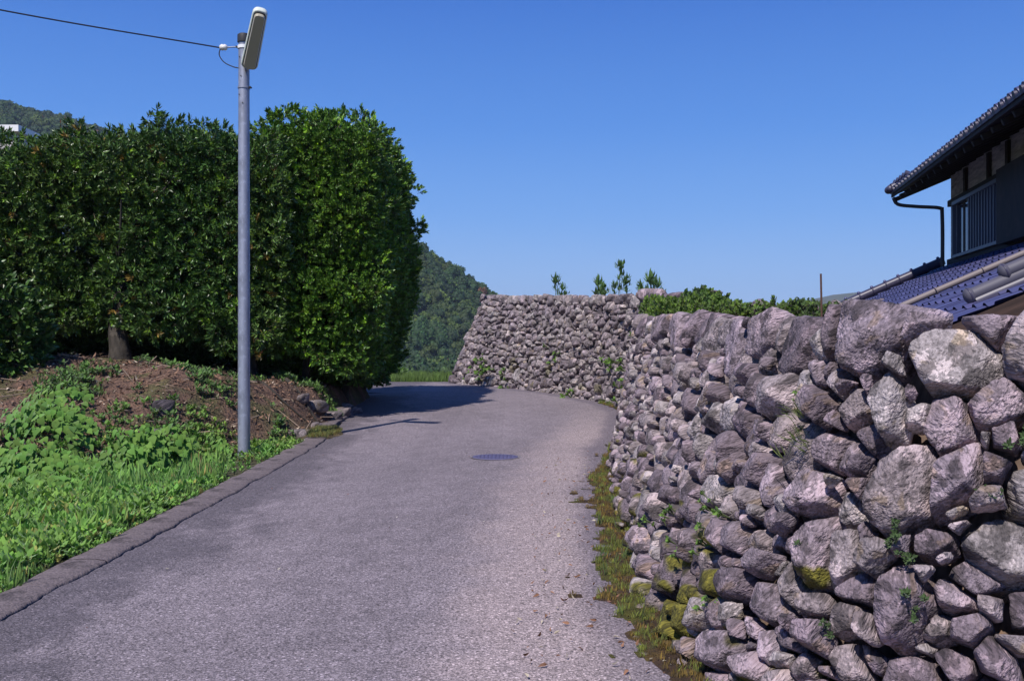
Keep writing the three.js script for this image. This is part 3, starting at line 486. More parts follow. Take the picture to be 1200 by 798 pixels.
{
  const grassA = tuft(201, 10, .12, .010, [.21, .33, .06]), grassB = tuft(202, 9, .09, .012, [.20, .35, .05]), weedA = rosette(203, 9, .05, .032, .09, GREEN), weedB = rosette(204, 8, .07, .042, .10, [.14, .30, .042]), weedC = rosette(205, 10, .038, .03, .06, [.185, .35, .05]);
  const lists = [[], [], [], [], []], rr = R1; let n = 0;
  while (n < 17000) {
    const d = 4.2 + 10.6 * rr(), X = -3.12 - 6.2 * rr(), f = footD(X); if (X / d < -.75) continue; const edge = (f + .7 + .6 * noise3(X * 1.3, d * 1.3, 5)) - d; if (edge < 0 && rr() > Math.exp(edge * 2.2) * .5) continue; if (X > -3.2 && rr() < .6) continue; if (Math.abs(X / d + .2715) < .02 && d > 8.8 && d < 14.6 && rr() < .95) continue;
    const pn = fbm(X * 1.1, d * 1.1, 31, 3), kind = pn > .12 ? (rr() < .6 ? 3 : 2) : pn < -.25 ? (rr() < .4 ? 0 : 4) : 1 + Math.floor(rr() * 4), k = between(rr, .7, 1.3), dry = rr() < .07;
    lists[kind].push({ p: V(X, bankY(X, d) + .005, -d), up: V(between(rr, -.3, .3), 1, between(rr, -.3, .3)).normalize(), roll: rr() * 6.28, s: between(rr, .7, 1.35) * (X > -3.3 ? .7 : 1) * (rr() < .06 && kind < 2 ? 2.2 : 1), c: dry ? rgb(1.9 * k, 1.0 * k, 1.6 * k) : rgb(k * (1 + .4 * pn), k, k) }); n++;
  }
  const g = new THREE.Group(); g.name = 'grass'; scene.add(g); g.userData.kind = 'stuff'; g.userData.label = 'bright green grass and low weeds beside the kerb'; g.userData.category = 'grass';
  [grassA, grassB, weedA, weedB, weedC].forEach((geo, i) => copies(['grass_blades', 'grass_blades', 'weed_leaves', 'weed_leaves', 'weed_leaves'][i], geo, M.soft, lists[i], g, 'stuff'));
  // sparse weeds on the slope and along edges
  const l2 = [[], [], []];
  for (let i = 0; i < 9500; i++) { const X = -3.15 - 8 * rr() ** 1.4, d = footD(X) - .2 + 6.2 * rr(); if (d > 18.4) continue; const pn = fbm(X * 1.5, d * 1.5, 41, 2); if (pn < between(rr, -.15, .35)) continue; const k = between(rr, .4, .95); l2[Math.floor(rr() * 3)].push({ p: V(X, bankY(X, d), -d), up: V(between(rr, -.3, .3), 1, between(rr, -.1, .5)).normalize(), roll: rr() * 6.28, s: between(rr, .6, 1.3), c: rgb(k * .85, k * .85, k) }); }
  const w = new THREE.Group(); w.name = 'bank_weeds'; scene.add(w); w.userData.kind = 'stuff'; w.userData.label = 'scattered weeds on the bare earth slope'; w.userData.category = 'weeds';
  [weedA, weedB, grassB].forEach((geo, i) => copies('weed_leaves', geo, M.soft, l2[i], w, 'stuff'));
}
// creeping vine with heart-shaped leaves, in mounds over the foot of the bank
{
  const hearts = [leaf(.105, .095, { heart: true, seg: 5, fold: .18, droop: .28 }), leaf(.085, .08, { heart: true, seg: 5, fold: .25, droop: .35 })].map(g => tinted(g, [.115, .265, .032]));
  const mounds = [[-6.0, 12.5, .62, 1.0, .62, 380], [-6.35, 13.6, .45, .8, .42, 160], [-5.6, 11.7, .6, .5, .34, 180], [-5.05, 11.9, .6, .5, .22, 170], [-4.62, 12.1, .40, .45, .66, 230], [-4.40, 12.9, .26, .6, .62, 150], [-4.15, 14.0, .22, .3, .34, 50], [-3.35, 13.9, .14, .5, .2, 50], [-5.3, 10.9, .9, .4, .2, 160], [-3.55, 15.0, .2, .4, .12, 30]];
  const v = new THREE.Group(); v.name = 'creeping_vine'; scene.add(v); v.userData = { kind: 'stuff', label: 'creeping vine with heart-shaped light green leaves over the bank foot', category: 'vine' };
  const lists = [[], []], rr = rng(1003);
  for (const [x, d, rx, rz, hh, n] of mounds) for (let i = 0; i < n * 1.35; i++) {
    const a = rr() * 6.28, q = Math.sqrt(rr()), X = x + Math.cos(a) * rx * q, D = d + Math.sin(a) * rz * q, lump = hh * Math.sqrt(1 - q * q) * (.75 + .35 * noise3(X * 4, D * 4, 7)), k = between(rr, .72, 1.25);
    const out = V(Math.cos(a) * q * .6 + between(rr, -.45, .45), between(rr, -.9, -.15), .35 + between(rr, -.3, .4)).normalize(), look = V(Math.cos(a) * q * .5 - .25 + between(rr, -.35, .35), between(rr, .45, .9), .55 - Math.sin(a) * q * .4 + between(rr, -.3, .3));
    lists[i % 2].push({ p: V(X, bankY(X, D) + .03 + lump * between(rr, .6, 1.05), -D), up: out, face: look, s: between(rr, .6, 1.2), c: rgb(k * between(rr, .9, 1.25), k, k) });
  }
  hearts.forEach((g, i) => copies('vine_leaves', g, M.soft, lists[i], v, 'stuff'));
}
// dead leaves, twigs and chips lying on the bank and along the wall foot
{
  const lf = leaf(.07, .03, { fold: .5, droop: .5, seg: 3 }), rr = rng(1004), list = [];
  for (let i = 0; i < 7000; i++) { const X = -3.15 - 9 * rr() ** 1.1, d = footD(X) + .2 + 5.5 * rr(); if (d > 19) continue; const k = between(rr, .4, 1.15), t = rr(); list.push({ p: V(X, bankY(X, d) + .012, -d), up: V(between(rr, -1, 1), between(rr, -.15, .5), between(rr, -1, 1)).normalize(), roll: rr() * 6.28, s: between(rr, .5, 1.25), c: t < .15 ? rgb(.5 * k, .40 * k, .30 * k) : rgb(.26 * k, .15 * k, .095 * k) }); }
  for (let i = 0; i < 420; i++) { const d = 3.9 + 9 * rr() ** 1.3, X = rightEdge(d) - .75 * rr() ** 2.2, k = between(rr, .5, 1.2); list.push({ p: V(X, G(d) + .02, -d), up: V(between(rr, -1, 1), between(rr, -.05, .2), between(rr, -1, 1)).normalize(), roll: rr() * 6.28, s: between(rr, .2, .62), c: rr() < .3 ? rgb(.42 * k, .36 * k, .26 * k) : rgb(.24 * k, .12 * k, .07 * k) }); }
  for (let i = 0; i < 130; i++) { const d = 4.3 + 16 * rr(), X = lerp(-2.7, rightEdge(d), rr()), k = between(rr, .5, 1.2); list.push({ p: V(X, G(d) + .015, -d), up: V(between(rr, -1, 1), .1, between(rr, -1, 1)).normalize(), roll: rr() * 6.28, s: between(rr, .12, .4), c: rr() < .4 ? rgb(.5 * k, .45 * k, .4 * k) : rgb(.2 * k, .1 * k, .08 * k) }); }
  const m = copies('leaf_litter', lf, M.litter, list, scene, 'stuff'); m.userData.label = 'dry fallen leaves lying on the earth bank and along the wall foot'; m.userData.category = 'leaf litter';
  const tw = new THREE.CylinderGeometry(.004, .006, .32, 5); const tl = [];
  for (let i = 0; i < 260; i++) { const X = -3.2 - 7 * rr(), d = footD(X) + .5 + 5 * rr(); if (d > 18.5) continue; const k = between(rr, .7, 2); tl.push({ p: V(X, bankY(X, d) + .02, -d), up: V(between(rr, -1, 1), between(rr, -.2, .3), between(rr, -1, 1)).normalize(), s: between(rr, .4, 1.6), c: rgb(.22 * k, .16 * k, .12 * k) }); }
  const t = copies('fallen_twigs', tw, M.litter, tl, scene, 'stuff'); t.userData.label = 'thin dry twigs strewn over the earth bank'; t.userData.category = 'twigs';
}
{ // grassy patch where the kerb ends
  const r = rng(1006), g = tuft(310, 10, .07, .007, [.22, .26, .05]), list = []; for (let k = 0; k < 420; k++) { const X = -2.98 + between(r, -.28, .26), d = 15.75 + between(r, -.75, .6); if (Math.hypot((X + 2.98) / .28, (d - 15.7) / .7) > 1 + .3 * noise3(X * 9, d * 5, 1)) continue; const q = between(r, .6, 1.2); list.push({ p: V(X, G(d) + .035, -d), up: V(between(r, -.5, .5), 1, between(r, -.3, .5)).normalize(), roll: r() * 6.28, s: between(r, .6, 1.2), c: r() < .3 ? rgb(1.2 * q, .8 * q, .8 * q) : rgb(q, q, q) }); }
  const o = copies('grass_patch', g, M.soft, list, scene, 'stuff'); o.userData.label = 'small dry grass patch at the end of the kerb'; o.userData.category = 'grass';
  const rows = []; for (let i = 0; i <= 14; i++) { const row = []; for (let j = 0; j <= 14; j++) { const x = -3.3 + .66 * j / 14, d = 14.9 + 1.6 * i / 14, q = Math.max(0, 1 - Math.hypot((x + 2.98) / .33, (d - 15.7) / .78)); row.push(V(x, G(d) - .04 + .095 * Math.sqrt(q) + .015 * noise3(x * 9, d * 9, 2), -d)); } rows.push(row); }
  const gg = sheet(rows); paint(gg, () => [.2, .17, .09]); setting(mesh('soil_patch', gg, M.soil), 'earth washed over the kerb end');
}
// loose stones set in the bank
function looseRock(name, label, X, d, y, sx, sy, sz, seed, tint, group) {
  const r = rng(seed), planes = []; for (let k = 0; k < 11; k++) { const a = k * 2.399 + r(), z = between(r, -.9, .95), q = Math.sqrt(1 - z * z), n = V(Math.cos(a) * q, z, Math.sin(a) * q); planes.push([n, Math.hypot(n.x * sx, n.y * sy, n.z * sz) * between(r, .8, 1)]); }
  planes.push([V(0, -1, 0), sy]); planes.push([V(0, 1, 0), sy]);
  return tag(mesh(name, rock(planes, [V(1, 0, 0), V(0, 1, 0), V(0, 0, 1)], V(X, y, -d), 6, r, tint, 10), M.stone), label, 'stone', group);
}
looseRock('bank_stone', 'dark angular stone sticking out of the earth bank', -5.05, 14.2, bankY(-5.05, 14.2) + .03, .17, .13, .15, 11, [.16, .14, .15]);
looseRock('bank_stone', 'small pale stone under the dark stone on the bank', -4.9, 13.6, bankY(-4.9, 13.6) + .03, .10, .06, .08, 12, [.45, .4, .38]);
looseRock('bank_stone', 'mossy grey stone at the corner of the bank below the shrub', -3.42, 17.3, bankY(-3.42, 17.3) + .05, .22, .11, .2, 13, [.40, .36, .34]);
looseRock('bank_stone', 'flat grey stone half buried beside the lane kerb', -3.42, 15.9, bankY(-3.42, 15.9) + .02, .2, .08, .16, 14, [.36, .32, .31]);
looseRock('bank_stone', 'rounded stone in the weeds beside the lamp post', -3.5, 14.6, bankY(-3.5, 14.6) + .03, .13, .09, .12, 15, [.42, .37, .36]);
for (const [X, d, a, b, c, sd, lab] of [[-3.22, 17.7, .2, .13, .2, 16, 'rounded stone holding the foot of the bank corner'], [-3.2, 18.3, .17, .16, .22, 17, 'upright stone in the shade of the shrub at the bank corner'], [-3.3, 16.7, .16, .09, .14, 18, 'low stone with roots across it at the bank corner'], [-3.6, 17.0, .13, .1, .13, 19, 'stone half sunk in the slope above the bank corner'], [-3.18, 19.2, .2, .2, .3, 20, 'large stone under the overhanging shrub']]) looseRock('bank_stone', lab, X, d, bankY(X, d) + .02, a, b, c, sd, [.40, .35, .34]);
for (const [k, pts] of [[0, [[-4.6, 16.9], [-4.2, 16.6], [-3.8, 16.5], [-3.45, 16.6]]], [1, [[-4.0, 17.5], [-3.7, 17.1], [-3.3, 16.9]]]]) tag(mesh('tree_root', taper(pts.map(([x, d]) => V(x, bankY(x, d) + .015, -d)), [.035, .028, .02, .012], 7, k), M.bark), k ? 'short surface root at the bank corner by the lane' : 'long bare root running down the earth bank', 'root');

// moss strip along the foot of the wall
{
  const pos = [], col = [], uv = [], r = rng(1010), rowsN = 620, cols = 22, pts = [];
  for (let j = 0; j <= rowsN; j++) {
    const s = lerp(sAt(1.3, 3.6), sAt(1.9, 21.3), j / rowsN), { p, inn } = at(s), d = -p.z, wide = .09 + .15 * smooth(3.5, 6.2, d) * smooth(9.5, 6.4, d) + .14 * smooth(7, 10, d) * smooth(14, 11, d), row = [];
    for (let i = 0; i <= cols; i++) { const o = lerp(.18, -wide * 1.9, i / cols), x = p.x + inn.x * o, z = p.z + inn.z * o, n = fbm(x * 8, z * 7, 3, 4), q = clamp(1 + (o) / (wide * 1.05)), thick = q + .6 * n - .25; row.push({ p: V(x, G(-z) + .006 + .05 * clamp(thick, -.3, .8) * (.7 + .5 * noise3(x * 22, z * 22, 1)), z), k: thick, n2: fbm(x * 7, z * 7, 8, 3) }); }
    pts.push(row);
  }
  const push = a => { pos.push(a.p.x, a.p.y, a.p.z); uv.push(a.p.x * 2, a.p.z * 2); const t = smooth(-.2, .22, a.n2), b = smooth(-.35, -.1, a.n2); col.push(lerp(lerp(.16, .27, b), .24, t), lerp(lerp(.10, .18, b), .26, t), lerp(.06, .035, t)); };
  for (let j = 0; j < rowsN; j++) for (let i = 0; i < cols; i++) { const a = pts[j][i], b = pts[j][i + 1], c = pts[j + 1][i], d = pts[j + 1][i + 1]; if ((a.k + b.k + c.k + d.k) / 4 < .02) continue; push(a); push(c); push(b); push(b); push(c); push(d); }
  let g = new THREE.BufferGeometry(); g.setAttribute('position', new THREE.Float32BufferAttribute(pos, 3)); g.setAttribute('color', new THREE.Float32BufferAttribute(col, 3)); g.setAttribute('uv', new THREE.Float32BufferAttribute(uv, 2)); g = mergeVertices(g); g.computeVertexNormals();
  const m = mesh('moss_strip', g, M.moss); m.userData = { kind: 'stuff', label: 'olive green and brown moss along the wall foot', category: 'moss' };
  // short moss and grass blades standing in it
  const bl = tuft(301, 9, .045, .006, [.20, .235, .03]), gr = tuft(302, 8, .11, .007, [.14, .22, .05]), l1 = [], l2 = [];
  for (let k = 0; k < 5200; k++) { const j = Math.floor(r() * rowsN), i = Math.floor(r() * cols), a = pts[j][i]; if (a.k < .06) continue; const q = between(r, .6, 1.3); l1.push({ p: a.p.clone(), up: V(between(r, -.4, .4), 1, between(r, -.4, .4)).normalize(), roll: r() * 6.28, s: between(r, .4, 1), c: a.n2 < -.1 ? rgb(1.1 * q, .6 * q, .7 * q) : rgb(q, q, q) }); }
  for (let k = 0; k < 420; k++) { const j = Math.floor(r() ** 1.1 * rowsN), i = Math.floor(r() * cols), a = pts[j][i]; if (a.k < .1 || noise3(a.p.x * 3, a.p.z * 2, 9) < .12) continue; const q = between(r, .6, 1.3); l2.push({ p: a.p.clone(), up: V(between(r, -.4, .4), 1, between(r, -.4, .4)).normalize(), roll: r() * 6.28, s: between(r, .5, 1.1), c: rgb(q, q, q) }); }
  const t = new THREE.Group(); t.name = 'moss_tufts'; scene.add(t); t.userData = { kind: 'stuff', label: 'tiny moss and grass shoots at the wall foot', category: 'moss' };
  copies('moss_shoots', bl, M.soft, l1, t, 'stuff'); copies('grass_blades', gr, M.soft, l2, t, 'stuff');
}

// small plants rooted in the joints of the walls
{
  const fern = rosette(401, 16, .03, .014, .03, [.06, .115, .025]), cress = rosette(402, 14, .022, .016, .035, [.16, .30, .04]), blade = tuft(403, 9, .10, .007, [.16, .20, .05]);
  const spots = [ // X on the near wall given by s, height, plant, size
    [5.02, 1.18, 2, 1.0], [4.98, 1.08, 2, 1.2], [5.05, 1.30, 1, .7], [4.26, .80, 0, 1.0], [4.18, .74, 0, .9], [3.72, 1.20, 0, 1.3], [3.74, 1.17, 0, 1.1], [4.12, .55, 0, 1.0], [3.86, .95, 0, 1.0], [4.5, .40, 0, .8], [5.6, .62, 1, 1.6], [5.7, .55, 1, 1.4], [5.9, .70, 1, 1.0], [6.0, .42, 1, 1.3], [5.3, .3, 1, 1.0], [6.6, .5, 1, 1.2], [4.7, .66, 0, .8], [7.2, .35, 1, 1.2]];
  const g = [fern, cress, blade], r = rng(1020);
  const add = (s, h, k, sz, label, grp) => { const P = face(s, h), a = at(s), up = a.inn.clone().negate().add(V(0, .7, 0)).normalize(), grpO = thing(k === 2 ? 'grass_tuft' : 'wall_fern', label, k === 2 ? 'grass tuft' : 'plant', [P.x, P.y, P.z], grp), cnt = 5, L = []; for (let i = 0; i < cnt; i++) L.push({ p: V(between(r, -.05, .05) * sz, between(r, -.05, .05) * sz, between(r, -.03, .03)).addScaledVector(a.inn, -.0), up: up.clone().add(V(between(r, -.5, .5), between(r, -.4, .4), between(r, -.4, .4))).normalize(), roll: r() * 6.28, s: sz * between(r, .5, .85), c: rgb(...(k === 2 && r() < .5 ? [1.7, 1.1, .7] : [1, 1, 1])) }); L.forEach(it => { const m = mesh(k === 2 ? 'blades' : 'leaves', g[k], M.soft, grpO); m.position.copy(it.p); m.quaternion.setFromUnitVectors(Y, it.up); m.rotateY(it.roll); m.scale.setScalar(it.s); }); };
  spots.forEach(([s, h, k, sz]) => add(s, h, k, sz, k === 2 ? 'thin grass tuft growing from a joint of the low stone wall' : k ? 'bright green herb rooted low in the low stone wall' : 'dark green fern rooted between stones of the low wall', k === 2 ? 'grass tufts in the low wall' : k ? 'herbs in the low wall' : 'ferns in the low wall'));
  for (const [s, h] of [[SPLIT + .9, .9], [SPLIT + 1.6, 1.5], [SPLIT + 2.4, .75], [SPLIT + 2.0, .3], [SPLIT + 5, .05], [SPLIT + 9.1, .3], [SPLIT + 9.9, .25], [SPLIT + 10.5, .3], [SPLIT + 10.7, .7], [SPLIT + 8.6, .12], [SPLIT + 10.2, .5], [SPLIT + 11.2, .3], [SPLIT + 6.5, .9], [SPLIT + 3.3, 1.0]]) add(s, h, 1, 4.6, 'leafy weed growing out of the taller stone wall', 'weeds in the taller wall');
}
// weeds standing on top of the taller wall
{
  const mk = (seed, H) => { const r = rng(seed), parts = [stemGeo(V(0, -.1, 0), V(.05, H, .02), .009, [.07, .10, .03])]; for (let b = 0; b < 15; b++) { const t = between(r, .02, 1), a = r() * 6.28, n = 5 + Math.floor(r() * 4), L = between(r, .06, .2) * lerp(1.2, .5, t), p0 = V(.05 * t, H * t, .02 * t), tip = p0.clone().add(V(Math.cos(a) * L, L * between(r, .3, 1), Math.sin(a) * L)); parts.push(stemGeo(p0, tip, .004, [.07, .10, .03])); for (let i = 0; i < n; i++) { const q = r() * 6.28, o = between(r, .4, 1.7), k = between(r, .65, 1.35); parts.push(tinted(place(leaf(between(r, .09, .17), .042, { droop: .5, seg: 3 }), p0.clone().lerp(tip, between(r, .3, 1)), V(Math.cos(q) * Math.sin(o), Math.cos(o), Math.sin(q) * Math.sin(o)), Math.PI / 2 - q), [.09 * k, .19 * k, .04 * k])); } } return join(parts); };
  const geos = [mk(501, .55), mk(502, .9), mk(503, .35)];
  const put = (s, k, sc, label) => { const P = face(s, heightOf(s)), { inn } = at(s), o = thing('tall_weed', label, 'weed', [P.x + inn.x * .3, P.y - .08, P.z + inn.z * .3], 'weeds on the taller wall'); const m = mesh('stem_and_leaves', geos[k], M.soft, o); m.rotation.y = s * 3; m.scale.setScalar(sc); };
  put(sOfD(25.6), 0, .95, 'bushy weed standing alone on the taller wall top'); put(sOfD(22.1), 1, .95, 'tallest slender weed on the taller wall top'); 
  for (const [d, k, sc] of [[25.2, 2, .8], [22.4, 0, .6], [21.6, 0, .8], [20.7, 0, .6], [20.1, 2, 1.2], [19.4, 2, .9], [23.2, 2, 1.1], [22.9, 2, .8]]) put(sOfD(d), k, sc, 'small weed on the taller wall top');
  const gr = tuft(510, 7, .5, .006, [.20, .20, .10]);
  for (const d of [23.3, 22.0, 22.6]) { const s = sOfD(d), P = face(s, heightOf(s)), { inn } = at(s), o = thing('grass_tuft', 'wispy dry grass on the taller wall top', 'grass tuft', [P.x + inn.x * .3, P.y - .08, P.z + inn.z * .3], 'wispy grasses on the taller wall'); mesh('blades', gr, M.soft, o).scale.setScalar(.9); }
}

// ---------------------------------------------------------------- vine-covered low wall behind, and the stones and creeper at the step between the walls
{
  const vine = [sprig(601, 9, .075, .055, .08, [.085, .18, .028], .3), sprig(602, 9, .06, .05, .08, [.115, .225, .03], .3)], w = thing('overgrown_wall', 'low stone wall overgrown with green creeper behind the capstones', 'stone wall', [2.3, 0, -17.2]);
  const A = V(0, 0, 0), B = V(5.2, 0, 3.4), dir = B.clone().sub(A), L = dir.length(); dir.normalize(); const inn = V(dir.z, 0, -dir.x), r = rng(1030), body = [];
  const rows = []; for (let i = 0; i <= 24; i++) { const p = A.clone().addScaledVector(dir, L * i / 24), y = 1.93 - .06 * i / 24; rows.push([p.clone().addScaledVector(inn, .3).setY(-.4), p.clone().addScaledVector(inn, .18).setY(y), p.clone().addScaledVector(inn, -.4).setY(y), p.clone().addScaledVector(inn, -.5).setY(-.4)]); }
  mesh('rubble_core', sheet(rows), M.core, w);
  for (let k = 0; k < 70; k++) { const t = r(), y = between(r, 1.66, 2.06), p = A.clone().addScaledVector(dir, L * t).addScaledVector(inn, between(r, .0, .2)).setY(y), R = between(r, .09, .17), planes = []; for (let j = 0; j < 10; j++) { const z = between(r, -.9, .9), a = j * 2.4, q = Math.sqrt(1 - z * z); planes.push([V(Math.cos(a) * q, z, Math.sin(a) * q), R * between(r, .75, 1.1)]); } mesh('stone', rock(planes, [dir, Y, inn], p, 3, r, tints[k % 7], 10), M.stone, w); }
  const list = [[], []]; for (let k = 0; k < 3800; k++) { const t = r(), p = A.clone().addScaledVector(dir, L * t), n = fbm(t * 9, 2, 1, 2); if (n < between(r, -.6, .05)) continue; const y = between(r, 1.6, 2.11 + .1 * n); p.addScaledVector(inn, between(r, -.3, .36)).setY(y); const q = between(r, .55, 1.2), fresh = noise3(t * 14, 3, y * 3) > .1; list[k % 2].push({ p, up: V(between(r, -.6, .6) + inn.x * .5, between(r, .1, 1), between(r, -.6, .6) + inn.z * .5).normalize(), roll: r() * 6.28, s: between(r, .7, 1.2), c: fresh ? rgb(q * 1.25, q * 1.15, q) : rgb(q * .8, q * .75, q) }); }
  vine.forEach((g, i) => copies('creeper', g, M.soft, list[i], w, 'stuff'));
  // pile at the step
  looseRock('loose_boulder', 'large grey boulder on top of the step between the two stone walls', 2.68, 18.9, 2.40, .36, .14, .28, 61, tints[0]);
  looseRock('loose_boulder', 'smaller dark boulder beside the large one at the wall step', 3.0, 18.0, 2.28, .28, .15, .26, 62, tints[3]);
  looseRock('loose_boulder', 'flat boulder half hidden in the creeper at the wall step', 3.55, 18.4, 2.33, .34, .14, .3, 63, tints[2]);
  const c = thing('creeper_mound', 'mound of yellow green creeper on the step between the stone walls', 'creeper', [3.3, 1.9, -18.0]); const l2 = [[], []];
  for (let k = 0; k < 1500; k++) { const x = between(r, -.85, .75), z = between(r, -.9, .8), top = .54 * Math.exp(-((x - .15) ** 2) * 2.2 - z * z) + .1 * noise3(x * 4, z * 4, 2), y = top - .25 * r(), q = between(r, .6, 1.25), fresh = x > .2 || r() < .3; l2[k % 2].push({ p: V(x, y, z), up: V(between(r, -.6, .6), between(r, .3, 1), between(r, -.2, .9)).normalize(), roll: r() * 6.28, s: between(r, .7, 1.25), c: fresh ? rgb(1.3 * q, 1.2 * q, q) : rgb(.7 * q, .75 * q, q) }); }
  vine.forEach((g, i) => copies('creeper_leaves', g, M.soft, l2[i], c, 'stuff'));
  const body2 = new THREE.SphereGeometry(1, 20, 10, 0, 6.3, 0, 1.5708); body2.scale(.85, .42, .7); mesh('rubble_core', body2, M.core, c).position.y = -.08;
  const low = thing('creeper_mound', 'thin creeper trailing along the low wall top behind its capstones', 'creeper', [2.1, 1.9, -14.6]); const l3 = [[], []];
  for (let k = 0; k < 1100; k++) { const t = r(), s = lerp(sOfD(12.2), sOfD(17.6), t), P = face(s, heightOf(s)), { inn } = at(s), o = between(r, .1, .7), q = between(r, .7, 1.3); l3[k % 2].push({ p: V(P.x + inn.x * o - 2.1, P.y - 1.9 + between(r, -.1, .16), P.z + inn.z * o + 14.6), up: V(between(r, -.6, .6), 1, between(r, -.2, .8)).normalize(), roll: r() * 6.28, s: between(r, .6, 1), c: rgb(1.35 * q, 1.2 * q, q) }); }
  vine.forEach((g, i) => copies('creeper_leaves', g, M.soft, l3[i], low, 'stuff'));
}
{ // thin iron stake behind the capstones
  const o = thing('iron_stake', 'thin rusty iron stake standing behind the big capstone', 'stake', [3.62, -.4, -11.4]); const g = new THREE.CylinderGeometry(.012, .014, 2.72, 8); g.translate(0, 1.36, 0); mesh('rod', g, M.rust, o).rotation.z = .02;
}

// ---------------------------------------------------------------- lamp post
{
  const post = thing('street_lamp', 'galvanised steel lamp post with a long yellowed lamp head', 'street lamp', [-3.8, -.2, -14]);
  const p = new THREE.CylinderGeometry(.076, .086, 6.0, 24, 1, true); p.translate(0, 3.0, 0); { const uv = p.attributes.uv; for (let i = 0; i < uv.count; i++) uv.setXY(i, uv.getX(i), uv.getY(i) * 7.3); } mesh('pole', p, M.galv, post);
  const cap = new THREE.LatheGeometry([[0, 6.09], [.07, 6.09], [.09, 6.075], [.092, 5.97], [.078, 5.965]].map(([x, y]) => new THREE.Vector2(x, y)), 24); mesh('cap', cap, M.capBlack, post);
  for (const [y, h] of [[5.90, .045], [5.33, .03]]) { const b = new THREE.CylinderGeometry(.087, .087, h, 24, 1, true); b.translate(0, y, 0); const band = mesh('band', b, y > 5.5 ? M.white : M.galv, post); const bolt = new THREE.CylinderGeometry(.012, .012, .07, 8); bolt.rotateX(Math.PI / 2); bolt.translate(y > 5.5 ? -.095 : .10, y, .02); mesh('bolt', bolt, M.capBlack, band); }
  const arm = tube([V(-.07, 5.9, .02), V(-.16, 5.9, .02), V(-.24, 5.895, .02)], .010, 8, 6); mesh('insulator_arm', arm, M.galv, post);
  const ins = new THREE.LatheGeometry([[0, -.055], [.03, -.05], [.047, -.02], [.036, 0], [.047, .02], [.03, .05], [0, .055]].map(([x, y]) => new THREE.Vector2(x, y)), 16); ins.rotateZ(Math.PI / 2); ins.translate(-.285, 5.895, .02); mesh('insulator', ins, M.porcelain, post);
  mesh('lead_wire', tube([V(-.33, 5.88, .02), V(-.34, 5.78, .03), V(-.27, 5.68, .03), V(-.15, 5.62, .03), V(-.07, 5.60, .03)], .008, 24, 6), M.cable, post);
  for (const [y, a] of [[5.75, .3], [5.62, 1.2], [5.48, .6], [5.22, .2], [5.1, .9]]) { const s = new THREE.CylinderGeometry(.008, .008, .02, 8); s.rotateX(Math.PI / 2); s.translate(Math.sin(a - .9) * .079, y, Math.cos(a - .9) * .079); mesh('screw', s, M.capBlack, post); }
  // lamp head: long tapered housing with a translucent bowl below, rising towards the lane
  const A = V(.10, 5.57, .12), B = V(.42, 6.17, .72), e1 = B.clone().sub(A).normalize(), e3 = V(.18, -.62, .75); e3.addScaledVector(e1, -e3.dot(e1)).normalize(); const e2 = e1.clone().cross(e3).normalize();
  const L = A.distanceTo(B), basis = new THREE.Matrix4().makeBasis(e2, e1, e3).setPosition(A.clone().lerp(B, .5));
  const outline = (k, e) => { const s = new THREE.Shape(), a = .098 * k, b = .082 * k, h = L / 2 - e, r = .07 * k; s.moveTo(-a + r, -h); s.lineTo(a - r, -h); s.quadraticCurveTo(a, -h, a, -h + r); s.lineTo(b, h - r); s.quadraticCurveTo(b, h, b - r, h); s.lineTo(-b + r, h); s.quadraticCurveTo(-b, h, -b, h - r); s.lineTo(-a, -h + r); s.quadraticCurveTo(-a, -h, -a + r, -h); return s; };
  const shell = new THREE.ExtrudeGeometry(outline(1, 0), { depth: .03, bevelEnabled: true, bevelThickness: .035, bevelSize: .018, bevelSegments: 4, curveSegments: 8 }); shell.translate(0, 0, -.06); shell.applyMatrix4(basis);
  const head = mesh('lamp_head', shell, mat({ color: rgb(.66, .70, .60), roughness: .5 }), post);
  const rim = new THREE.ExtrudeGeometry(outline(.97, .008), { depth: .012, bevelEnabled: false, curveSegments: 8 }); rim.translate(0, 0, .0055); rim.applyMatrix4(basis); mesh('gasket', rim, M.capBlack, head);
  const bowl = new THREE.ExtrudeGeometry(outline(.74, .035), { depth: .012, bevelEnabled: true, bevelThickness: .045, bevelSize: .012, bevelSegments: 6, curveSegments: 8 }); bowl.translate(0, 0, .014); bowl.applyMatrix4(basis);
  mesh('diffuser', bowl, mat({ color: rgb(.42, .38, .28), roughness: .3 }), head);
  mesh('bracket', tube([V(.05, 5.58, .05), V(.12, 5.66, .10), V(.2, 5.82, .24)], .03, 10, 8), M.galv, post);
  const wire = tag(mesh('overhead_wire', tube([V(-4.13, 5.69, -13.98), V(-6.6, 5.73, -12.4), V(-10.5, 5.95, -9.9), V(-16, 6.5, -6.4)], .010, 60, 6), M.cable), 'black overhead wire running from the lamp post', 'wire');
}

// ---------------------------------------------------------------- manhole cover
{
  const y = G(13), o = thing('manhole_cover', 'round dark blue grey manhole cover set in the asphalt', 'manhole cover', [-.22, y + .004, -13]);
  const ring = new THREE.RingGeometry(.305, .335, 48); ring.rotateX(-Math.PI / 2); ring.translate(0, .006, 0); mesh('frame_ring', ring, mat({ map: concreteMap, color: rgb(.34, .31, .34) }), o);
  const pts = [[0, .010], [.28, .010], [.297, .008], [.30, 0], [.30, -.03]].map(([x, yy]) => new THREE.Vector2(x, yy)); mesh('cover_plate', new THREE.LatheGeometry(pts, 48), M.iron, o);
  const studs = []; for (let i = -5; i <= 5; i++) for (let j = -5; j <= 5; j++) { if (Math.hypot(i, j) > 5.2) continue; const b = new THREE.BoxGeometry(.03, .002, .018); b.rotateY((i + j) % 2 ? .78 : -.78); b.translate(i * .05, .0112, j * .05); studs.push(b); } mesh('raised_pattern', join(studs), M.iron, o);
}

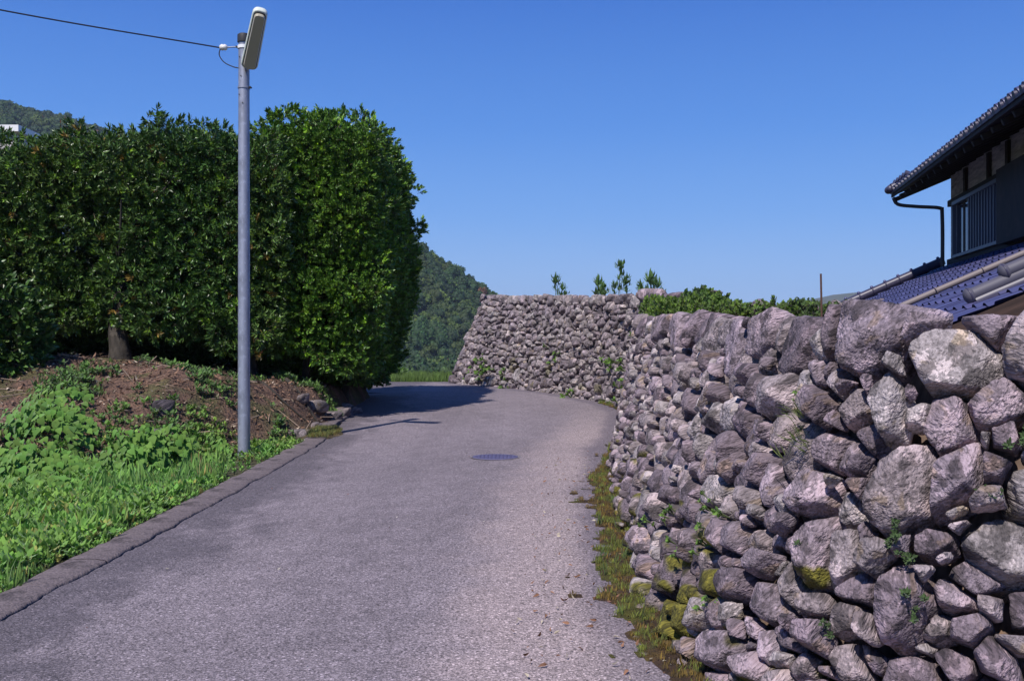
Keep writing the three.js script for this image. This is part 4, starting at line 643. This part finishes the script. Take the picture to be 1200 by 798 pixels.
// ---------------------------------------------------------------- house with tiled roofs, standing lower behind the wall
{
  const house = thing('tiled_house', 'two-storey Japanese house with indigo tiled roofs and dark timber walls', 'house', [8.0, -.4, -18]);
  house.rotation.y = Math.atan2(-.982, -.187); // local x runs along the front towards the lane's start, z points out of the front
  const Y0 = .4, box = (name, x0, x1, y0, y1, z0, z1, m, parent = house) => { const g = new THREE.BoxGeometry(x1 - x0, y1 - y0, z1 - z0); const o = mesh(name, g, m, parent); o.position.set((x0 + x1) / 2, Y0 + (y0 + y1) / 2, (z0 + z1) / 2); return o; };
  // ground floor and upper floor bodies
  box('lower_wall', .02, 11.9, -.4, 2.55, -5, -.02, M.plaster);
  const up = box('upper_wall', 0, 12, 2.55, 4.56, -4.6, 0, M.plaster);
  for (const x of [1.05, 2.45, 3.42, 4.6, 5.8, 7]) box('timber_post', x, x + .13, 2.6, 4.5, .004, .05, M.timber);
  box('timber_rail', 0, 9, 3.98, 4.09, .006, .06, M.timber); box('timber_rail', 0, 9, 2.9, 3.02, .008, .07, M.timber);
  // barred window
  const win = box('window', .62, 3.34, 3.04, 3.96, .01, .045, M.glass);
  const sub = (name, x0, x1, y0, y1, z0, z1, m) => { const g = new THREE.BoxGeometry(x1 - x0, y1 - y0, z1 - z0), o = mesh(name, g, m, win); o.position.set((x0 + x1) / 2 - 1.98, (y0 + y1) / 2 - 3.5, (z0 + z1) / 2 - .0275); };
  const alum = mat({ color: rgb(.10, .11, .15), roughness: .4 });
  sub('frame', .58, 3.38, 3.93, 3.99, .05, .12, alum); sub('frame', .58, 3.38, 3.0, 3.05, .05, .12, alum); sub('frame', .56, .62, 3.0, 3.99, .05, .12, alum); sub('frame', 3.34, 3.4, 3.0, 3.99, .05, .12, alum); sub('frame', 1.55, 1.60, 3.05, 3.93, .05, .1, alum);
  for (let x = 1.75; x < 3.3; x += .16) sub('bar', x, x + .035, 3.05, 3.93, .07, .11, alum);
  box('shutter_box', 3.6, 5.6, 2.95, 4.05, .05, .22, M.timber);
  // roof tile: one S-shaped pan tile, its lower edge proud of the course below
  const tileGeo = (() => { const w = .282, l = .30, rows = [], n = 8; for (const [t, lift, drop] of [[0, .024, 1], [0, .024, 0], [1, 0, 0]]) { const row = []; for (let i = 0; i <= n; i++) { const u = i / n, y = .026 * Math.cos(u * 6.283); row.push(V(u * w, y + lift - drop * .024 * smooth(.012, -.01, y), l * (1 - t))); } rows.push(row); } return sheet(rows); })();
  const tileDark = mat({ color: rgb(.06, .062, .145), roughness: .38 }), tileLight = mat({ color: rgb(.085, .085, .19), roughness: .34 });
  const r = rng(2001);
  const PT = 2.92, PITCH = .45, pent = new THREE.Group(); pent.name = 'pent_roof'; house.add(pent); pent.position.y = Y0;
  { // courses of tiles stepping down the slope
    const a = Math.atan(PITCH), run = .25 * Math.cos(a), x0 = -.55, x1 = 12.3, nx = Math.floor((x1 - x0) / .272), nz = Math.floor(3.0 / run), all = [];
    for (let j = 0; j < nz; j++) for (let i = 0; i < nx; i++) { const z = .02 + j * run, x = x0 + i * .272, X = 8 - .187 * x - .982 * z, d = 18 - .982 * x + .187 * z, px = X / d * 1159, py = (PT - z * PITCH - EYE) / d * 1159; all.push({ x, z, seen: px < 615 && py > 20 ? 1 / d : -1 }); }
    all.sort((p, q) => q.seen - p.seen); const rest = [];
    all.forEach((t, n) => { const o = new THREE.Mesh(tileGeo, [M.tile, tileDark, tileLight][Math.floor(r() * 3)]); o.name = 'tile'; o.castShadow = o.receiveShadow = true; o.position.set(t.x, PT - t.z * PITCH + between(r, -.002, .002), t.z); o.rotation.x = a; if (n < 300) pent.add(o); else { o.updateMatrix(); rest.push(tileGeo.clone().applyMatrix4(o.matrix)); } });
    mesh('tile_rest', mergeGeometries(rest), M.tile, pent).userData.kind = 'stuff';
    const d = mesh('roof_deck', new THREE.BoxGeometry(12.75, .06, 3.3), M.timber, pent); d.position.set(5.8, PT - 1.5 * PITCH - .09, 1.5); d.rotation.x = a;
  }
  // stepped ridges with round end tiles
  const along = (x, z0, z1, y0, rad, m, name) => mesh(name, tube([V(x, y0 - z0 * PITCH, z0), V(x, y0 - (z0 + z1) / 2 * PITCH, (z0 + z1) / 2), V(x, y0 - z1 * PITCH, z1)], rad, 12, 12), m, pent);
  along(-.46, .02, 3, 3.05, .08, M.ridgeTile, 'ridge_roll'); along(-.62, .02, 3, 2.96, .07, M.ridgeTile, 'ridge_roll');
  for (let z = .1; z < 2.9; z += .235) for (const [x, y] of [[-.46, 3.05], [-.62, 2.96]]) { const o = mesh('ridge_band', new THREE.TorusGeometry(x > -.5 ? .081 : .071, .014, 6, 14), M.ridgeTile, pent); o.position.set(x, y - z * PITCH, z); o.rotation.x = .42; const k = mesh('ridge_cap', new THREE.SphereGeometry(.030, 10, 8), tileLight, pent); k.position.set(x + .03, y - z * PITCH + .08, z + .03); }
  const greyTile = mat({ color: rgb(.085, .08, .105), roughness: .6 });
  along(11.4, 0, 2.53, 3.02, .052, greyTile, 'ridge_roll'); along(11.4, 0, 2.29, 3.085, .052, greyTile, 'ridge_roll'); along(11.4, 0, 2.5, 2.95, .06, M.ridgeTile, 'ridge_roll');
  for (const [z, y] of [[2.54, 3.02], [2.30, 3.085]]) { const g = new THREE.SphereGeometry(.064, 20, 14); g.scale(1, 1, .7); const o = mesh('end_tile', g, greyTile, pent); o.position.set(11.4, y - z * PITCH, z); o.rotation.x = .42; const t = mesh('end_ring', new THREE.TorusGeometry(.060, .008, 8, 24), M.ridgeTile, pent); t.position.copy(o.position); t.rotation.x = .42; }
  for (let z = .2; z < 2.2; z += .27) { const k = mesh('ridge_band', new THREE.TorusGeometry(.053, .006, 6, 18), greyTile, pent); k.position.set(11.4, 3.085 - z * PITCH, z); k.rotation.x = .42; }
  const f = mesh('verge_board', new THREE.BoxGeometry(.05, .14, 3.3), mat({ map: barkMap, color: rgb(.12, .075, .065) }), pent); f.position.set(12.22, PT - 1.5 * PITCH - .06, 1.5); f.rotation.x = .423;
  // rain pipe lying down the roof slope, with clips
  const px = 8.35, pipeY = z => Y0 + PT + .085 - z * PITCH; mesh('rain_pipe', tube([V(px + .1, pipeY(.05), .05), V(px + .04, pipeY(1), 1), V(px, pipeY(1.9), 1.9), V(px, pipeY(2.62), 2.62)], .031, 24, 12), M.pipe, house);
  for (const z of [.3, .75, 1.2, 1.65, 2.1, 2.5]) { const k = mesh('pipe_clip', new THREE.TorusGeometry(.034, .007, 6, 16), M.pipe, house); k.position.set(px + .02, pipeY(z), z); k.rotation.x = .42; }
  // upper roof: deep eaves, soffit with rafters, eave tiles with round faces
  const eave = new THREE.Group(); eave.name = 'upper_roof'; house.add(eave); eave.position.y = Y0; const ez = .86, ey = 4.27, pit = .42;
  const slab = new THREE.BoxGeometry(12.6, .05, 3.9); const s1 = mesh('roof_slab', slab, M.timber, eave); s1.position.set(5.55, ey + .06 + 1.82 * pit, ez - 1.80); s1.rotation.x = Math.atan(pit);
  const slab2 = mesh('roof_slab', new THREE.BoxGeometry(12.6, .09, 3.9), M.timber, eave); slab2.position.set(5.55, ey + .06 + 1.82 * pit, ez - 5.4); slab2.rotation.x = -Math.atan(pit);
  const raft = new THREE.BoxGeometry(.06, .08, 1.1); for (let x = -.6; x < 9.5; x += .45) { const o = mesh('rafter', raft, M.timber, eave); o.position.set(x, ey - .045 + .5 * pit, ez - .52); o.rotation.x = Math.atan(pit); }
  mesh('fascia', new THREE.BoxGeometry(12.6, .06, .03), M.timber, eave).position.set(5.55, ey + .04, ez + .022);
  const disc = new THREE.CylinderGeometry(.052, .052, .05, 14); disc.rotateX(Math.PI / 2 + .3); const pan = new THREE.CylinderGeometry(.075, .075, .42, 10, 1, false, 0, Math.PI); pan.rotateZ(Math.PI / 2); pan.rotateY(Math.PI / 2);
  for (let x = -.68; x < 10; x += .27) { const t = new THREE.Mesh(disc, M.ridgeTile); t.name = 'eave_tile'; t.position.set(x, ey + .12, ez + .05); eave.add(t); const q = new THREE.Mesh(pan, M.tile); q.name = 'roll_tile'; q.position.set(x, ey + .17 + .04, ez - .16); q.rotation.x = Math.atan(pit); eave.add(q); const w = new THREE.Mesh(new THREE.BoxGeometry(.2, .035, .3), M.tile); w.name = 'eave_tile'; w.position.set(x + .135, ey + .095 + .03, ez - .08); w.rotation.x = Math.atan(pit) - .1; eave.add(w); }
  for (const k of [0, 1]) { const z0 = ez + .06; mesh('verge_roll', tube([V(-.72 + k * .16, ey + .17, z0), V(-.72 + k * .16, ey + .6, z0 - 1), V(-.72 + k * .16, ey + 1.5, z0 - 3.2)], .085, 12, 10), M.ridgeTile, eave); const o = mesh('end_tile', new THREE.SphereGeometry(.075, 14, 10), M.ridgeTile, eave); o.position.set(-.72 + k * .16, ey + .15, z0 + .03); }
  for (let x = -.5; x < .6; x += .27) { const o = mesh('corner_tile', new THREE.CylinderGeometry(.06, .06, .2, 10), M.ridgeTile, eave); o.position.set(x - .1, ey + .24, ez - .06); o.rotation.x = 1.2; }
  shade(eave);
  // gutter and downpipe at the far corner
  mesh('gutter', tube([V(-.62, Y0 + 4.26, ez + .02), V(-.60, Y0 + 4.13, ez - .06), V(-.5, Y0 + 4.07, ez * .6), V(-.16, Y0 + 4.0, .24), V(-.1, Y0 + 3.97, .14)], .035, 20, 8), M.darkPipe, house);
  mesh('downpipe', tube([V(-.1, Y0 + 3.99, .13), V(-.1, Y0 + 3.6, .12), V(-.1, Y0 + 3.0, .12), V(-.1, Y0 + 2.6, .12)], .035, 16, 8), M.darkPipe, house);
}

// pale building beyond the hedge, only its roof edge shows
{
  const b = thing('white_building', 'white flat-roofed building on the hillside behind the hedge', 'building', [-23.0, -.5, -38.8]);
  mesh('wall', new THREE.BoxGeometry(9, 9.8, 4).translate(0, 4.9, 0), M.plaster, b); mesh('roof_edge', new THREE.BoxGeometry(9.4, .24, 4.4).translate(0, 9.92, 0), M.white, b);
  for (const x of [-3.2, -1.2, .8, 2.8]) for (const y of [2.6, 5.4, 8.3]) { const w = mesh('window', new THREE.BoxGeometry(1.3, 1.2, .06).translate(x, y, 2.02), M.glass, b); mesh('window_frame', new THREE.BoxGeometry(.05, 1.2, .05).translate(x, y, 2.06), M.white, w); }
}

// ---------------------------------------------------------------- woods on the valley floor and the hills
function crownGeo(seed, tall) { // lumpy crown of leaf-clump faces round a dark core
  const r = rng(seed), parts = [], lobes = []; for (let i = 0; i < 9; i++) { const a = i * 2.4, q = between(r, .15, .62), y = between(r, .05, 1.15) * tall; lobes.push([V(Math.cos(a) * q, .35 + y * .7, Math.sin(a) * q), between(r, .32, .55)]); } lobes.push([V(0, .6 * tall, 0), .6]);
  for (const [c, R] of lobes) {
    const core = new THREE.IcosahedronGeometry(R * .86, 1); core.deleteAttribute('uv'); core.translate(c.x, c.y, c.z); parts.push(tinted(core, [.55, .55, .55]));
    for (let k = 0; k < 46; k++) { const z = between(r, -.6, 1), a = r() * 6.28, q = Math.sqrt(1 - z * z), n = V(Math.cos(a) * q, z, Math.sin(a) * q), p = c.clone().addScaledVector(n, R * between(r, .86, 1.08)), s = between(r, .07, .15); const g = leaf(s * 1.6, s * 1.5, { seg: 2, fold: .3, droop: .4 }); const t = between(r, .7, 1.3); parts.push(tinted(place(g.translate(0, -s * .6, 0), p, V(between(r, -1, 1), between(r, -1, 1), between(r, -1, 1)).addScaledVector(n, -.2), r() * 6.28), [t, t, t * .95])); }
  }
  return join(parts);
}
{
  const geos = [crownGeo(701, 1.0), crownGeo(702, 1.25), crownGeo(703, .85)], r = rng(3001), lists = [[], [], []], cone = [];
  const add = (X, d, s) => { const n = fbm(X * .02, d * .02, 5, 2), k = between(r, .65, 1.3), t = r(); const c = t < .012 ? rgb(.15, .07, .03) : t < .2 ? rgb(.075 * k, .12 * k, .02 * k) : t < .45 ? rgb(.026 * k, .066 * k, .018 * k) : rgb((.044 + .016 * n) * k, .09 * k, .021 * k); lists[Math.floor(r() * 3)].push({ p: V(X, hillHeight(X, d) - s * .3, -d), up: Y, roll: r() * 6.28, s: V(s, s * between(r, .9, 1.35), s), c }); };
  let d = 118; while (d < 800) { const step = 3.2 + d * .0042; for (let X = -.36 * d; X < .16 * d; X += step) add(X + between(r, -1.4, 1.4), d + between(r, -1.5, 1.5), between(r, 2.6, 4.6) * (1 + .0006 * d)); d += step; }
  for (let dd = 640; dd < 980; dd += 7) for (let X = -.60 * dd; X < -.36 * dd; X += 7) add(X + between(r, -2.5, 2.5), dd + between(r, -2.5, 2.5), between(r, 4, 6.6));
  const w = new THREE.Group(); w.name = 'hillside_forest'; scene.add(w); w.userData = { kind: 'stuff', label: 'dense green forest covering the valley and the mountain slopes', category: 'forest' };
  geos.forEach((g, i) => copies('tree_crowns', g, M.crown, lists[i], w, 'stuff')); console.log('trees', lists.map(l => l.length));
  // bright scrub and grass on the verge past the bend
  const gr = tuft(801, 12, .32, .016, [.14, .24, .045]), sc = rosette(802, 12, .12, .07, .30, [.11, .22, .035]), L1 = [], L2 = [];
  for (let k = 0; k < 3000; k++) { const X = -9 + 8.2 * r(), dd = 29.9 + 3.2 * r(), q = between(r, .7, 1.3); L1.push({ p: V(X, .24, -dd), up: V(between(r, -.2, .2), 1, between(r, -.2, .2)).normalize(), roll: r() * 6.28, s: between(r, .5, 1.1), c: rgb(q, q, q) }); }
  for (let k = 0; k < 260; k++) { const X = -6.5 + 2.9 * r() , dd = 31 + 1.6 * r(), q = between(r, .7, 1.3); L2.push({ p: V(X, .22 + .45 * r() ** 2 * smooth(-3.2, -4.2, X), -dd), up: V(between(r, -.4, .4), 1, between(r, -.4, .4)).normalize(), roll: r() * 6.28, s: between(r, .8, 1.3), c: rgb(q, q, q) }); }
  const v = new THREE.Group(); v.name = 'verge_grass'; scene.add(v); v.userData = { kind: 'stuff', label: 'sunlit grass and scrub on the verge past the bend', category: 'grass' }; copies('grass_blades', gr, M.soft, L1, v, 'stuff'); copies('scrub_leaves', sc, M.soft, L2, v, 'stuff');
}

renderer.render(scene, camera);
